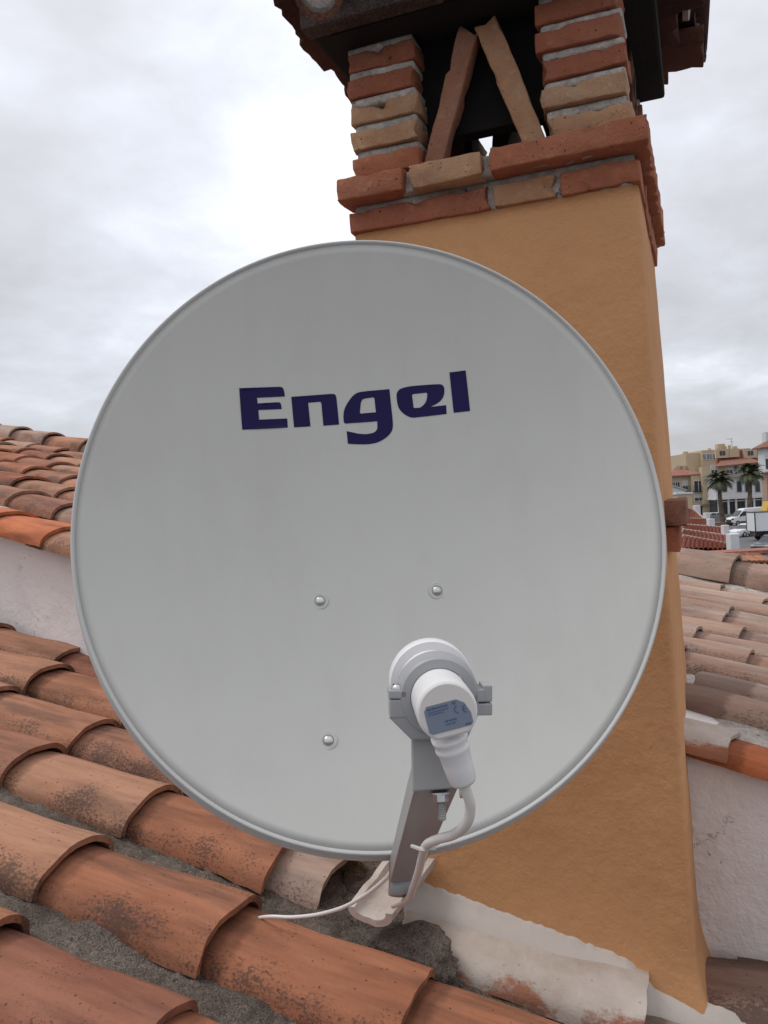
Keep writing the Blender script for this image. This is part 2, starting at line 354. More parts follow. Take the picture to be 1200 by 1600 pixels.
# ------------------------------------------------------------------ tile shapes
def tile_mesh(name, L=0.375, w0=0.160, w1=0.190, h0=0.046, h1=0.056, th=0.011, nl=14, na=16, seed=0, flip=False, rough=1.0):
    vs = []; fs = []; rg = []
    for i in range(nl+1):
        s = i/nl; W = (w0+(w1-w0)*s)/2; H = h0+(h1-h0)*s
        for layer in (0, 1):
            row = []
            for k in range(na+1):
                a = PI*k/na; rr = 1 - layer*th/W; rz = 1 - layer*th/H
                x = s*L; y = -math.cos(a)*W*rr; z = math.sin(a)**0.85*H*rz
                nv = noise.noise(V((x*7+seed*3.1, y*9, seed))) * 0.0035*rough
                x += (noise.noise(V((y*22, seed*5.3, i*0.0+s*3)))*0.006 + noise.noise(V((y*90, seed*5.3, s*3)))*0.002)*rough if i in (0, nl) else 0
                if k in (0, na): z += -0.002+noise.noise(V((x*30, y*5+seed, 1)))*0.004*rough
                y += nv*0.8; z += nv
                row.append(len(vs)); vs.append((x, y, -z if flip else z))
            rg.append(row)
    for i in range(nl):
        for layer in (0, 1):
            A = rg[i*2+layer]; B = rg[i*2+2+layer]
            for k in range(na): fs.append((A[k], B[k], B[k+1], A[k+1]) if layer == 0 else (A[k], A[k+1], B[k+1], B[k]))
        for k in (0, na):
            fs.append((rg[i*2][k], rg[i*2+1][k], rg[i*2+3][k], rg[i*2+2][k]))
    for i in (0, nl):
        for k in range(na): fs.append((rg[i*2][k], rg[i*2+1][k], rg[i*2+1][k+1], rg[i*2][k+1]))
    me = pydata(name, vs, fs)
    bm = bmesh.new(); bm.from_mesh(me); bmesh.ops.recalc_face_normals(bm, faces=bm.faces)
    for e in bm.edges:
        if len(e.link_faces) == 2 and e.calc_face_angle(0) > 0.7: e.smooth = False
    bm.to_mesh(me); bm.free()
    for p in me.polygons: p.use_smooth = True
    return me
TW = 0.22; SL = 0.24; HC = 0.75          # row pitch, roof slope, camera height over the crowns
dv = V((1, 0, -SL)).normalized(); upv = V((SL, 0, 1)).normalized()
def crown_z(x): return CZ - HC - SL*x
lower = empty('tiled_roof', (-1.2, 1.2, crown_z(-1.2)-0.1), 'near terracotta barrel tile roof with grey mortar channels below the satellite dish', 'roof')
hi_meshes = [tile_mesh('roof_tile', seed=s) for s in range(6)]
def mesh_with(me, mat):
    m2 = me.copy(); m2.materials.clear(); m2.materials.append(mat); return m2
HM = {}
def hmesh(i, mat):
    k = (i, mat.name)
    if k not in HM: HM[k] = mesh_with(hi_meshes[i], mat)
    return HM[k]
EXP = 0.287; TL = 0.375
rows = [  # Y, pixel of one lip, pixel row of that lip, cover half kinds
    (0.600, 30, 1590), (0.843, 287, 1560), (1.089, 396, 1417), (1.327, 269, 1238), (1.518, 173, 1121), (1.738, 104, 1038), (1.90, 140, 1030)]
CHX0, CHX1 = -0.565, -0.05
def put_tile(meshes, mat, lipx, y, k, dz=0, rz=0, skew=0, parent=lower):
    org = V((lipx, y, crown_z(lipx) - 0.080 + dz)) - dv*TL
    jx = random.uniform(-1, 1)
    M = frame(org, dv + V((0, 0.012*jx + skew, 0.034 + 0.006*random.uniform(-1, 1))), upv)
    return link('roof_tile', hmesh(meshes, mat), mat, parent, M)
for ri, (y, px, py) in enumerate(rows):
    x0 = onY(px, py, y).x - 0.036; y = y*0.985
    print('row', ri, y, round(x0, 3))
    for k in range(-9, 7):
        lx = x0 + k*EXP + (random.uniform(-0.006, 0.006) if k else 0)
        if lx < -3.0 or lx > 0.95: continue
        mid = lx - EXP/2
        if ri == 3:
            if lx > -0.45 and lx < 1.2: continue          # handled below
        if ri > 3 and mid > CHX0-0.04 and mid < CHX1+0.2: continue
        if ri > 3 and y > 1.463-0.255*mid + 0.06: continue
        if ri == 4 and mid > 0.1: continue
        put_tile(random.randrange(6), M_tile, lx, y + random.uniform(-0.004, 0.004), k, random.uniform(-0.002, 0.002))
# row that runs into the chimney foot: dusty tile, then white-daubed tiles along the front
o = put_tile(2, M_tile_old, onY(528, 1400, 1.327).x, 1.327, 0, -0.012)
xa = onY(1000, 1530, 1.30).x
for q, lx in enumerate((xa,)):
    o = put_tile(q+1, M_tile_paint, lx, 1.285, 0, 0.004)
    tag(o, 'tile daubed with white wash at the chimney foot')
for q in range(3):
    o = put_tile(q+3, M_tile_old, xa+EXP*(q+1), 1.325, 0, -0.014)
for q in range(3):      # dusty tiles lying level at the foot of the white wall
    g_ = onY(1150, 1506, 1.400); M = frame(V((g_.x-0.27+q*0.27, 1.405, g_.z-0.055)), V((1, -0.1, 0.0)), V((0, 0, 1)))
    link('roof_tile', hmesh(q, M_tile_dark), M_tile_dark, lower, M)
# mortar bed between the rows: rough height field
def nz(x, y, s, o=0): return noise.noise(V((x*s+o, y*s, o*1.7)))
rowY = [r[0]*0.985 for r in rows]
vs = []; fs = []; nx, ny = 520, 220; X0, X1, Y0, Y1 = -3.1, 1.1, 0.35, 2.1
for j in range(ny+1):
    y = Y0 + (Y1-Y0)*j/ny
    dch = min(abs(y-r) for r in rowY)                       # distance to the nearest cover centre
    for i in range(nx+1):
        x = X0 + (X1-X0)*i/nx
        g = min(1, max(0, (dch-0.05)/0.04))
        z = crown_z(x) - 0.072 + 0.004*(1-g) + nz(x, y, 6)*0.005 + nz(x, y, 24, 3)*0.0055 + nz(x, y, 70, 5)*0.0035 + abs(nz(x, y, 38, 7))*0.006
        lump = max(0, nz(x, y, 11, 9)-0.28)*0.018; z += lump
        vs.append((x, y, z))
for j in range(ny):
    for i in range(nx):
        a = j*(nx+1)+i; fs.append((a, a+1, a+nx+2, a+nx+1))
tag(link('mortar_bed', pydata('mortar_bed', vs, fs), M_mortar, lower, smooth=True))
# ------------------------------------------------------------------ neighbour's wall and roof
WA = V((0.969, -0.247, 0)); WN = V((0.247, 0.969, 0))
def wallpt(x): return V((x, 1.463-0.255*x, 0))
PR = onY(1150, 1178, wallpt(0.05).y); PL = onY(50, 839, 1.93)
PL.y = wallpt(PL.x).y
s_up = (PL.z-PR.z)/(PR-PL).to_2d().length
print('PL', PL, 'PR', PR, 'slope', s_up)
def walltop(x):
    return PR.z + s_up*(V((x, wallpt(x).y))-PR.to_2d()).length*(1 if x < PR.x else -1)
vs = []; fs = []; n = 90; m_ = 24
for i in range(n+1):
    x = -3.4 + 4.9*i/n; b = wallpt(x)
    for j in range(m_+1):
        zt = walltop(x)-0.004 + nz(x, 0, 9)*0.004; z = zt - 0.95*(j/m_)
        p = V((b.x, b.y, z)) - WN*(nz(x, z, 2.5)*0.008 + nz(x, z, 8, 2)*0.003)
        vs.append(p)
    vs.append(V((b.x, b.y, walltop(x)-0.95)) + WN*0.2); vs.append(V((b.x, b.y, walltop(x)-0.004)) + WN*0.2)
st = m_+3
for i in range(n):
    for j in range(st-1):
        a = i*st+j; fs.append((a, a+1, a+st+1, a+st))
    fs.append((i*st+st-1, i*st, (i+1)*st, (i+1)*st+st-1))
fs.append(tuple(range(st))[::-1]); fs.append(tuple(n*st+k for k in range(st)))
o = link('stucco_wall', pydata('stucco_wall', vs, fs), M_white, smooth=False)
for p in o.data.polygons: p.use_smooth = len(p.vertices) == 4
tag(o, 'low white rendered wall with fine cracks between the two tiled roofs behind the chimney', 'wall')
du = V((WA.x, WA.y, -s_up)).normalized(); un = WN.cross(du).normalized()*-1
if un.z < 0: un = -un
upper = empty('neighbouring_roof', (PR.x, PR.y+1.5, PR.z), 'dusty pinkish barrel tile roof above the white wall, behind the dish and chimney', 'roof')
lo_meshes = [tile_mesh('roof_tile', seed=20+s, nl=4, na=10, L=0.375) for s in range(5)]
LM = {}
def lmesh(i, mat):
    k = (i, mat.name)
    if k not in LM: LM[k] = mesh_with(lo_meshes[i], mat)
    return LM[k]
UP = 0.153; NR = 10; cnt = 0
for side_l, pit, nrw in ((True, 0.235, 7), (False, 0.121, 13)):
    for r in range(nrw):
        ph = random.uniform(0, EXP)
        if r == 0 and not side_l: ph = min((i_*EXP/60 for i_ in range(60)), key=lambda q_: min(abs(project(PR + WN*0.03 + du*(k_*EXP+q_))[0]-1143) for k_ in (-1, 0, 1)))
        for k in range(-26, 10):
            lip = PR + WN*((0.075 + r*pit + (0 if side_l else 0.02)) if r else 0.030) + du*(k*EXP+ph)
            pp = project(lip); pq = project(lip - du*EXP)
            if max(pp[0], pq[0]) < -160 or min(pp[0], pq[0]) > 1800 or pp[2] < 0: continue
            if (pp[0] < 640) != side_l: continue
            if r and CHX0-0.1 < lip.x-0.15 < CHX1+0.02 and lip.y < 1.82: continue
            if r == 0 and 640 < pp[0] < 1100: continue
            mat = M_tile_old
            if r == 0 and (pp[0] > 1180 or pp[0] < 200): mat = M_tile_new
            elif r == 0 and 1100 < pp[0] < 1165: mat = M_tile_paint
            elif random.random() < (0.6 if side_l else 0.04): mat = M_tile
            j = random.uniform(-1, 1); low_ = (r == 0 and not side_l)
            org = lip + V((0, 0, (-0.024 if low_ else -0.008 if r == 0 else -0.004) + random.uniform(-.003, .003))) - du*TL
            M = frame(org, du + V((0, 0.018*j, 0.026)), un) @ Matrix.Diagonal((1, 1.06 if side_l else 0.58, 0.62 if low_ else (0.95 if side_l else 0.70), 1))
            i = random.randrange(5)
            link('roof_tile', hmesh(i, mat) if pp[2] < 2.6 else lmesh(i, mat), mat, upper, M); cnt += 1
print('upper tiles', cnt)
vs = []; fs = []; nx, ny = 240, 120
for j in range(ny+1):
    v = 0.01 + (NR*UP+0.1)*j/ny
    dch = abs(((v-0.062+UP/2) % UP)-UP/2); g = min(1, max(0, (dch-0.05)/0.04))
    for i in range(nx+1):
        u = -8 + 10.2*i/nx
        p = PR + WN*v + du*u + un*(-0.012 + 0.010*(1-g) + nz(u, v, 5, 1)*0.010 + nz(u, v, 18, 4)*0.006)
        vs.append(p)
for j in range(ny):
    for i in range(nx):
        a = j*(nx+1)+i; fs.append((a, a+1, a+nx+2, a+nx+1))
link('mortar_bed', pydata('mortar_bed', vs, fs), M_mortar_light, upper, smooth=True)
# ridge caps along the far rake, on their own mortar fillet
ridge_me = [tile_mesh('ridge_tile', L=0.42, w0=0.17, w1=0.20, h0=0.07, h1=0.085, seed=40+s, nl=5, na=12) for s in range(3)]
for q_, me in enumerate(ridge_me): me.materials.append(M_tile if q_ == 1 else M_tile_old)
RV = 0.062 + NR*UP
for k in range(-22, 8):
    lip = PR + WN*RV + du*(k*0.36) + un*0.03
    pp = project(lip)
    if pp[0] < -120 or pp[0] > 1500: continue
    M = frame(lip - du*0.42, du + V((0, random.uniform(-.012, .012), 0.03)), un)
    link('ridge_tile', ridge_me[k % 3], None, upper, M)
mb = MB(); n = 120
pts = []
for i in range(n+1):
    u = -8 + 10*i/n
    for (v, h) in ((-0.15, -0.02), (-0.11, 0.022), (-0.07, 0.042), (0.07, 0.042), (0.13, -0.02), (0.14, -0.9)):
        pts.append(PR + WN*(RV+v+nz(u, v, 7, 2)*0.01) + du*u + un*(h + nz(u, v*5, 9, 6)*0.008))
ff = [(i*6+j, i*6+j+1, i*6+j+7, i*6+j+6) for i in range(n) for j in range(5)]
link('mortar_fillet', pydata('mortar_fillet', pts, ff), M_mortar_light, upper, smooth=True)

# ------------------------------------------------------------------ chimney
YC = 1.30; DEP = 0.50; YB = YC+DEP
def zz(v): return CZ + v
LT = onY(552, 369, YC); RT = onY(997, 292, YC); RB = onY(1092, 1545, YC); LB = onY(628, 1385, YC)
print('chim', LT, RT, RB, LB)
xl_t, xr_t = LT.x, RT.x; xl_b, xr_b = LB.x, RB.x
ZT = CZ + 0.453
chim = empty('chimney', ((xl_b+xr_b)/2, YC+DEP/2, RB.z), 'tall orange rendered chimney with open brick top and tiled cap behind the dish', 'chimney')
# body: slightly uneven rendered shaft with rounded arrises and a flared foot
nseg = 70; zs = [ZT - (ZT-(RB.z-0.12))*i/nseg for i in range(nseg+1)]
prof = []
def roundrect(x0, x1, y0, y1, r):
    o = []
    for cx, cy, a0 in ((x1-r, y0+r, -PI/2), (x1-r, y1-r, 0), (x0+r, y1-r, PI/2), (x0+r, y0+r, PI)):
        for q in range(5): a = a0 + PI/2*q/4; o.append((cx+r*math.cos(a), cy+r*math.sin(a)))
    # subdivide the long sides
    res = []
    for i in range(len(o)):
        a = o[i]; b = o[(i+1) % len(o)]; res.append(a)
        if (V(a)-V(b)).length > 0.1:
            for q in range(1, 24): res.append((a[0]+(b[0]-a[0])*q/24, a[1]+(b[1]-a[1])*q/24))
    return res
vs = []; fs = []; cntp = None
for z in zs:
    t_ = (ZT-z)/(ZT-RB.z)
    fl = max(0, (RB.z+0.05-z)/0.10); fl = min(1, fl)**2*0.02
    x0 = xl_t+(xl_b-xl_t)*t_ - fl; x1 = xr_t+(xr_b-xr_t)*t_ + fl
    P = roundrect(x0, x1, YC-fl, YB, 0.012); cntp = len(P)
    for (x, y) in P:
        d = nz(x+y*0.7, z, 3.2)*0.003 + nz(x-y, z, 12, 3)*0.0012
        vs.append((x + (d if x > (x0+x1)/2 else -d)*(1 if abs(y-YC) > 0.02 else 0), y - d*(1 if abs(y-YC) < 0.02 else 0), z))
for i in range(nseg):
    for k in range(cntp):
        a = i*cntp+k; b = i*cntp+(k+1) % cntp; fs.append((a, b, b+cntp, a+cntp))
fs.append(tuple(range(cntp)))
link('rendered_shaft', pydata('rendered_shaft', vs, fs), M_orange, chim, smooth=True)
def brick_mesh(dims, seed, name='brick', amp=1.0, bev=0.0028):
    bm = bmesh.new(); bmesh.ops.create_cube(bm, size=1.0)
    dx, dy, dz = dims
    for v in bm.verts: v.co = V((v.co.x*dx, v.co.y*dy, v.co.z*dz))
    bmesh.ops.bevel(bm, geom=bm.edges[:], offset=bev, segments=2, affect='EDGES', profile=0.6)
    for ax, L, D in ((0, dx, 0.016), (1, dy, 0.016), (2, dz, 0.012)):
        c = int(L/D)
        for i in range(1, c):
            co = V((0, 0, 0)); co[ax] = -L/2 + L*i/c; no = V((0, 0, 0)); no[ax] = 1
            bmesh.ops.bisect_plane(bm, geom=bm.verts[:]+bm.edges[:]+bm.faces[:], plane_co=co, plane_no=no)
    for v in bm.verts:
        p = v.co; q = V((p.x*17+seed*7.7, p.y*17, p.z*17)); q2 = q*3.2
        edge = sum(abs(abs(p[a])-d/2) < 0.006 for a, d in enumerate(dims)) >= 2
        off = V((noise.noise(q), noise.noise(q+V((9, 0, 0))), noise.noise(q+V((0, 9, 0)))))*0.0022*amp
        off += V((noise.noise(q2), noise.noise(q2+V((9, 0, 0))), noise.noise(q2+V((0, 9, 0)))))*0.0018*amp
        if edge:
            k = max(0, noise.noise(q2*0.9+V((3, 3, 3)))-0.14)*0.026*amp; off -= p.normalized()*k
        v.co = p + off
    me = bpy.data.meshes.new(name); bm.to_mesh(me); bm.free()
    for p in me.polygons: p.use_smooth = True
    return me
BR = {}
bseed = [0]
def brick(c, dims, mat, rot=None, parent=chim, name='brick'):
    key = (tuple(round(d, 2) for d in dims), mat.name, bseed[0] % 5); bseed[0] += 1
    if key not in BR:
        me = brick_mesh(tuple(max(0.02, d) for d in dims), bseed[0], name); me.materials.append(mat); BR[key] = (me, dims)
    me, d0 = BR[key]
    M = Matrix.Translation(c) @ (rot if rot is not None else Matrix.Rotation(random.uniform(-.012, .012), 4, 'Y') @ Matrix.Rotation(random.uniform(-.01, .01), 4, 'Z')) @ Matrix.Diagonal((dims[0]/d0[0], dims[1]/d0[1], dims[2]/d0[2], 1))
    return link(name, me, None, parent, M)
RB_, TB_, MX_ = M_brick_red, M_brick_tan, M_brick
def bx_(px, py, Y): return onY(px, py, Y).x
# lower course: front
BH = 0.035
yl = YC-0.010; zl = CZ+0.4705
def front_brick(pa, pb, py, Yf, zc, mat, depth=0.11, drop=0):
    x0 = bx_(pa, py, Yf); x1 = bx_(pb, py-(pb-pa)*0.19, Yf)
    brick(V(((x0+x1)/2, Yf+depth/2, zc+drop)), (x1-x0, depth, BH), mat)
front_brick(546, 764, 350, yl, zl, RB_); front_brick(771, 867, 308, yl, zl, TB_); front_brick(875, 1000, 290, yl, zl, RB_)
zu = CZ+0.5155; yu = YC-0.042
front_brick(526, 629, 305, yu, zu, RB_, 0.13); front_brick(640, 752, 285, yu, zu-0.001, TB_, 0.13); front_brick(764, 1014, 262, yu, zu+0.001, RB_, 0.13)
xr_l = bx_(1000, 265, yl); xr_u = bx_(1014, 214, yu); xl_l = bx_(546, 350, yl); xl_u = bx_(526, 305, yu)
# lower / upper courses: right, left and back sides
def side(xf, sgn, zc, y0, y1, n, mats):
    L = (y1-y0)/n
    for i in range(n):
        brick(V((xf - sgn*0.055, y0+L*(i+0.5), zc)), (0.11, L-0.010, BH), mats[i % len(mats)])
side(xr_l, 1, zl, yl+0.115, YB+0.01, 2, [MX_, RB_]); side(xr_u, 1, zu, yu+0.135, YB+0.045, 2, [RB_, MX_])
side(xl_l, -1, zl, yl+0.115, YB+0.01, 2, [RB_, MX_]); side(xl_u, -1, zu, yu+0.135, YB+0.045, 2, [MX_, RB_])
for i in range(2):
    wl = (xr_u-xl_u-0.24)/2
    brick(V((xl_u+0.12+wl*(i+.5), YB-0.01, zu)), (wl-0.01, 0.11, BH), MX_)
    brick(V((xl_l+0.115+wl*(i+.5), YB-0.045, zl)), (wl-0.01, 0.11, BH), RB_)
# mortar between the courses (a ring, open in the middle as a flue)
def ring(x0, x1, y0, y1, z0, z1, th):
    mb = MB(); mb.box((x0, y0, z0), (x1, y0+th, z1)); mb.box((x0, y1-th, z0), (x1, y1, z1))
    mb.box((x0, y0+th, z0), (x0+th, y1-th, z1)); mb.box((x1-th, y0+th, z0), (x1, y1-th, z1)); return mb
ring(xl_l+0.008, xr_l-0.008, yl+0.010, YB+0.0, ZT, CZ+0.499, 0.12).build('mortar_joint', M_mortar_light, chim, bevel=0.003)
ring(xl_u+0.022, xr_u-0.022, yu+0.020, YB+0.02, CZ+0.4992, CZ+0.531, 0.13).build('mortar_joint', M_mortar_light, chim, bevel=0.003)
# corner piers
PZ0 = CZ+0.547; PIT = 0.0438
pw = 0.118; NCOURSE = 5
pl0 = bx_(548, 180, YC-0.002); pr1 = bx_(983, 120, YC-0.002)
backy = YB-0.135
for (x0, y0, key) in ((pl0, YC, 'L'), (pr1-0.128, YC, 'R'), (pl0, backy, 'b'), (pr1-0.128, backy, 'b')):
    ww = pw if key == 'L' or x0 == pl0 else 0.128
    mats = {'L': [RB_, TB_, TB_, RB_, RB_], 'R': [TB_, TB_, RB_, RB_, RB_], 'b': [MX_]*5}[key]
    for c in range(NCOURSE):
        jx = random.uniform(-.004, .004)
        brick(V((x0+ww/2+jx-0.0012*c, y0+(0.037 if y0 == YC else 0.098)+random.uniform(-.003, .003), PZ0+PIT*c+0.0155)), (ww, 0.075, BH-0.004), mats[c])
    mb = MB(); n = NCOURSE*6
    for c in range(NCOURSE):
        z0 = PZ0+PIT*c+0.0265
        mb.lathe([(0.001, z0), (0.050, z0), (0.062, z0+0.003), (0.062, z0+0.016), (0.052, z0+0.0185), (0.001, z0+0.020)],
                 Matrix.Translation((x0+ww/2-0.0012*c, y0+(0.042 if y0 == YC else 0.093), 0)) @ Matrix.Diagonal((1, 0.62, 1, 1)) @ Matrix.Diagonal((ww/0.125, 1, 1, 1)) @ Matrix.Rotation(PI/4, 4, 'Z') @ Matrix.Diagonal((1.37, 1.37, 1, 1)), n=4)
    jo = mb.build('mortar_joint', M_joint, chim, bevel=0.006, seg=3, smooth=True)
    for v_ in jo.data.vertices: v_.co += V([noise.noise(v_.co*40+V((a_*7, 0, 0))) for a_ in range(3)])*0.004
# leaning bricks
def lean(pa, pb, Y, mat, wd=0.034, dep=0.03):
    a = onY(*pa, Y); b = onY(*pb, Y); d = b-a; L = d.length
    M = Matrix.Translation((a+b)/2 + V((0, dep/2, 0)))
    rot = Matrix.Rotation(-math.atan2(d.z, d.x), 4, 'Y')
    brick((a+b)/2 + V((0, dep/2, 0)), (L, dep, wd), mat, rot)
lean((674, 262), (733, 38), YC+0.012, M_brick_strut, 0.033); lean((842, 240), (757, 32), YC+0.010, TB_, 0.036)
xm = (pl0+pr1)/2
for (xa_, xb_) in ((xm-0.10, xm-0.042), (xm+0.10, xm+0.042)):
    d = V((xb_-xa_, 0, 0.215)); rot = Matrix.Rotation(-math.atan2(d.z, d.x), 4, 'Y')
    brick(V(((xa_+xb_)/2, YB-0.065, PZ0+0.108)), (d.length, 0.11, 0.034), M_captile, rot)
for xs in (xl_u+0.08, xr_u-0.08):     # side openings
    for sg in (-1, 1):
        d = V((0, -sg*0.075, 0.205)); rot = Matrix.Rotation(PI/2, 4, 'Z') @ Matrix.Rotation(-math.atan2(d.z, d.y), 4, 'Y')
        brick(V((xs, YC+DEP/2+sg*0.055, PZ0+0.105)), (0.215, 0.10, 0.034), M_captile, rot)
MB().box((pl0+0.030, YC+0.055, PZ0+0.058), (pr1-0.030, YC+0.085, PZ0+0.2185)).build('shade_panel', M_soot_shade, chim)  # added black panel that darkens the opening behind the leaning bricks
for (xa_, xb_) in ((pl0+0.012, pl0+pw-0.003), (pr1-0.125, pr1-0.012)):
    for (ya_, yb_) in ((YC+0.072, YC+0.135), (YB-0.135, YB-0.072)): MB().box((xa_, ya_, PZ0-0.004), (xb_, yb_, PZ0+0.222)).build('shade_block', M_soot_shade, chim)  # added black blocks that keep the space behind the piers dark
# brick stubs let into the right hand side
rb = bx_(1046, 820, 1.42)
for (pa, pb, ya, yb, mt, Y) in ((1002, 1074, 784, 821, M_brick_dirty, 1.36), (1002, 1062, 824, 861, M_brick, 1.375)):
    p0 = onY(pa, ya, Y); p1 = onY(pb, yb, Y)
    brick(V(((p0.x+p1.x)/2, Y+0.11, (p0.z+p1.z)/2)), (abs(p1.x-p0.x), 0.22, abs(p1.z-p0.z)), mt)
# cap: slab, eaves tiles on four sides, hipped top
ZS = PZ0+PIT*NCOURSE+0.002
sx0 = pl0-0.045; sx1 = pr1+0.04; sy0 = YC-0.075; sy1 = YB-0.045
print('slab', sx0, sx1, ZS-CZ)
vs = []
mb = MB(); mb.box((sx0, sy0, ZS), (sx1, sy1, ZS+0.045)); mb.build('cap_slab', M_soot_shade, chim, bevel=0.006)  # slab coloured near-black for soot and the shade below the cap
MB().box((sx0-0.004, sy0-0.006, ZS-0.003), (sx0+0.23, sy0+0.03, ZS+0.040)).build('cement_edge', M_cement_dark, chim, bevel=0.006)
mb = MB(); mb.box((sx0+0.035, sy0+0.03, ZS-0.004), (sx1-0.03, sy1-0.03, ZS+0.001)); mb.build('soot_shade_soffit', M_soot_shade, chim)  # black sheet: soot together with painted-in shade under the slab
cx, cy = (sx0+sx1)/2, (sy0+sy1)/2
capm = [tile_mesh('cap_tile', L=0.24, w0=0.085, w1=0.105, h0=0.035, h1=0.045, th=0.009, nl=4, na=10, seed=60+s) for s in range(3)]
capc = [tile_mesh('cap_tile', L=0.24, w0=0.105, w1=0.085, h0=0.028, h1=0.022, th=0.009, nl=4, na=10, seed=70+s, flip=True) for s in range(3)]
for me in capm+capc: me.materials.append(M_captile)
drop = 0.20
for side_, (ax, out_, half, eave) in enumerate(((V((1, 0, 0)), V((0, -1, 0)), (sx1-sx0)/2, (sy1-sy0)/2), (V((1, 0, 0)), V((0, 1, 0)), (sx1-sx0)/2, (sy1-sy0)/2),
                                              (V((0, 1, 0)), V((-1, 0, 0)), (sy1-sy0)/2, (sx1-sx0)/2), (V((0, 1, 0)), V((1, 0, 0)), (sy1-sy0)/2, (sx1-sx0)/2))):
    nn = int((2*half+0.10)/0.108); sp = (2*half+0.08)/nn
    ov = [0.085, 0.085, 0.05, 0.06][side_]
    nb = int((2*half)/0.12)
    for i in range(nb+1):       # thin oversailing bricks under the tiles, unevenly set
        u = -half + 0.05 + i*(2*half-0.10)/nb
        brick(V((cx, cy, ZS+0.060)) + ax*u + out_*(eave-0.02+random.choice((-0.01, 0.008, 0.022, 0.034))), (0.116, 0.12, 0.026) if abs(ax.x) > 0.5 else (0.12, 0.116, 0.026), M_captile)
    for i in range(nn+1):
        u = -half-0.04 + sp*i
        dd = (out_ - V((0, 0, drop))).normalized()
        up_ = ax.cross(dd); up_ = up_ if up_.z > 0 else -up_
        e0 = V((cx, cy, ZS+0.092)) + ax*u + out_*(eave+ov+random.choice((-.028, -.012, 0.004, .022)))
        # channel tile
        M = frame(e0 - dd*0.24 + up_*0.010, dd, up_); link('cap_tile', capc[i % 3], None, chim, M)
        if i < nn:
            e1 = e0 + ax*sp/2 + up_*0.006 + out_*random.uniform(-.02, .01)
            M = frame(e1 - dd*0.24, dd, up_); link('cap_tile', capm[i % 3], None, chim, M)
            if side_ in (0, 3):
                mb = MB(); q = e1 - dd*0.012 + up_*0.004
                mb.lathe([(0.001, 0), (0.036, 0), (0.036, 0.01), (0.001, 0.01)], frame(q, up_, dd) @ Matrix.Diagonal((0.9, 1, 1, 1)), n=14)
                mb.build('mortar_plug', M_mortar_light, chim)
# mortar-filled trough tile end at the front left corner
pc = at(498, -15, 1.10)
mb = MB(); zz_ = -ray(540, -10).normalized(); Mx = frame(pc, zz_.cross(V((0, 0, 1))), zz_)
mb.lathe([(0.034, -0.12), (0.034, 0), (0.026, 0), (0.026, -0.12)], Mx, n=28, closed=True); mb.build('cap_tile', M_tile, chim, auto=True)
MB().lathe([(0.001, -0.1), (0.0265, -0.1), (0.0265, -0.006), (0.02, -0.003), (0.001, -0.002)], Mx, n=28).build('mortar_plug', M_mortar_light, chim)
mb = MB(); zt = ZS+0.13
mb.add([(sx0+.06, sy0+.06, zt-0.01), (sx1-.06, sy0+.06, zt-0.01), (sx1-.06, sy1-.06, zt-0.01), (sx0+.06, sy1-.06, zt-0.01), (cx, cy, zt+0.13)], [(0, 1, 4), (1, 2, 4), (2, 3, 4), (3, 0, 4), (3, 2, 1, 0)])
mb.build('cap_crown', M_tile_old, chim)
# white daubed fillet along the chimney foot (ragged)
mb = MB(); n = 120; vs = []; fs = []
for i in range(n+1):
    s = i/n; x = xl_b+0.015 + (xr_b+0.05-xl_b)*s
    rg = nz(x, 0, 14, 1)*0.008 + nz(x, 0, 45, 2)*0.005 + nz(x, 1, 120, 3)*0.004
    wdt = 0.012 - 0.006*s; hz_ = 0.016 - 0.006*s + rg*0.8
    tt = min(1, max(0, (x-xa+0.02)/0.05)); zb = crown_z(x) - 0.006 - 0.028*tt*tt*(3-2*tt)
    for (dy, dz) in ((0.004, hz_), (-0.0045, hz_-0.004), (-0.007, 0.006), (-0.012-wdt*0.4, -0.004), (-0.022-wdt, -0.012), (-0.026-wdt, -0.03)):
        vs.append((x, YC+dy, zb+dz))
fs = [(i*6+j, i*6+j+1, i*6+j+7, i*6+j+6) for i in range(n) for j in range(5)]
link('mortar_fillet', pydata('mortar_fillet', vs, fs), M_daub, chim, smooth=True)
# upturned broken tile with mortar left of the foot
saddle = tile_mesh('roof_tile', L=0.15, w0=0.076, w1=0.084, h0=0.024, h1=0.032, seed=99, flip=True); saddle.materials.append(M_tile_paint)
p = onY(588, 1400, 1.20)
M = frame(p + V((0.0, -0.005, 0.0)) - V((0.02, 0.10, -0.02)), V((0.15, 1, 0.10)), V((-.1, -0.1, 1)))
# (lies across the channel beside the chimney's left corner)
M = frame(onY(578, 1424, 1.15), V((0.12, 1, 0.16)), V((0, 0, 1)))
o = link('roof_tile', saddle, None, lower, M); tag(o, 'upturned broken tile smeared with white mortar')
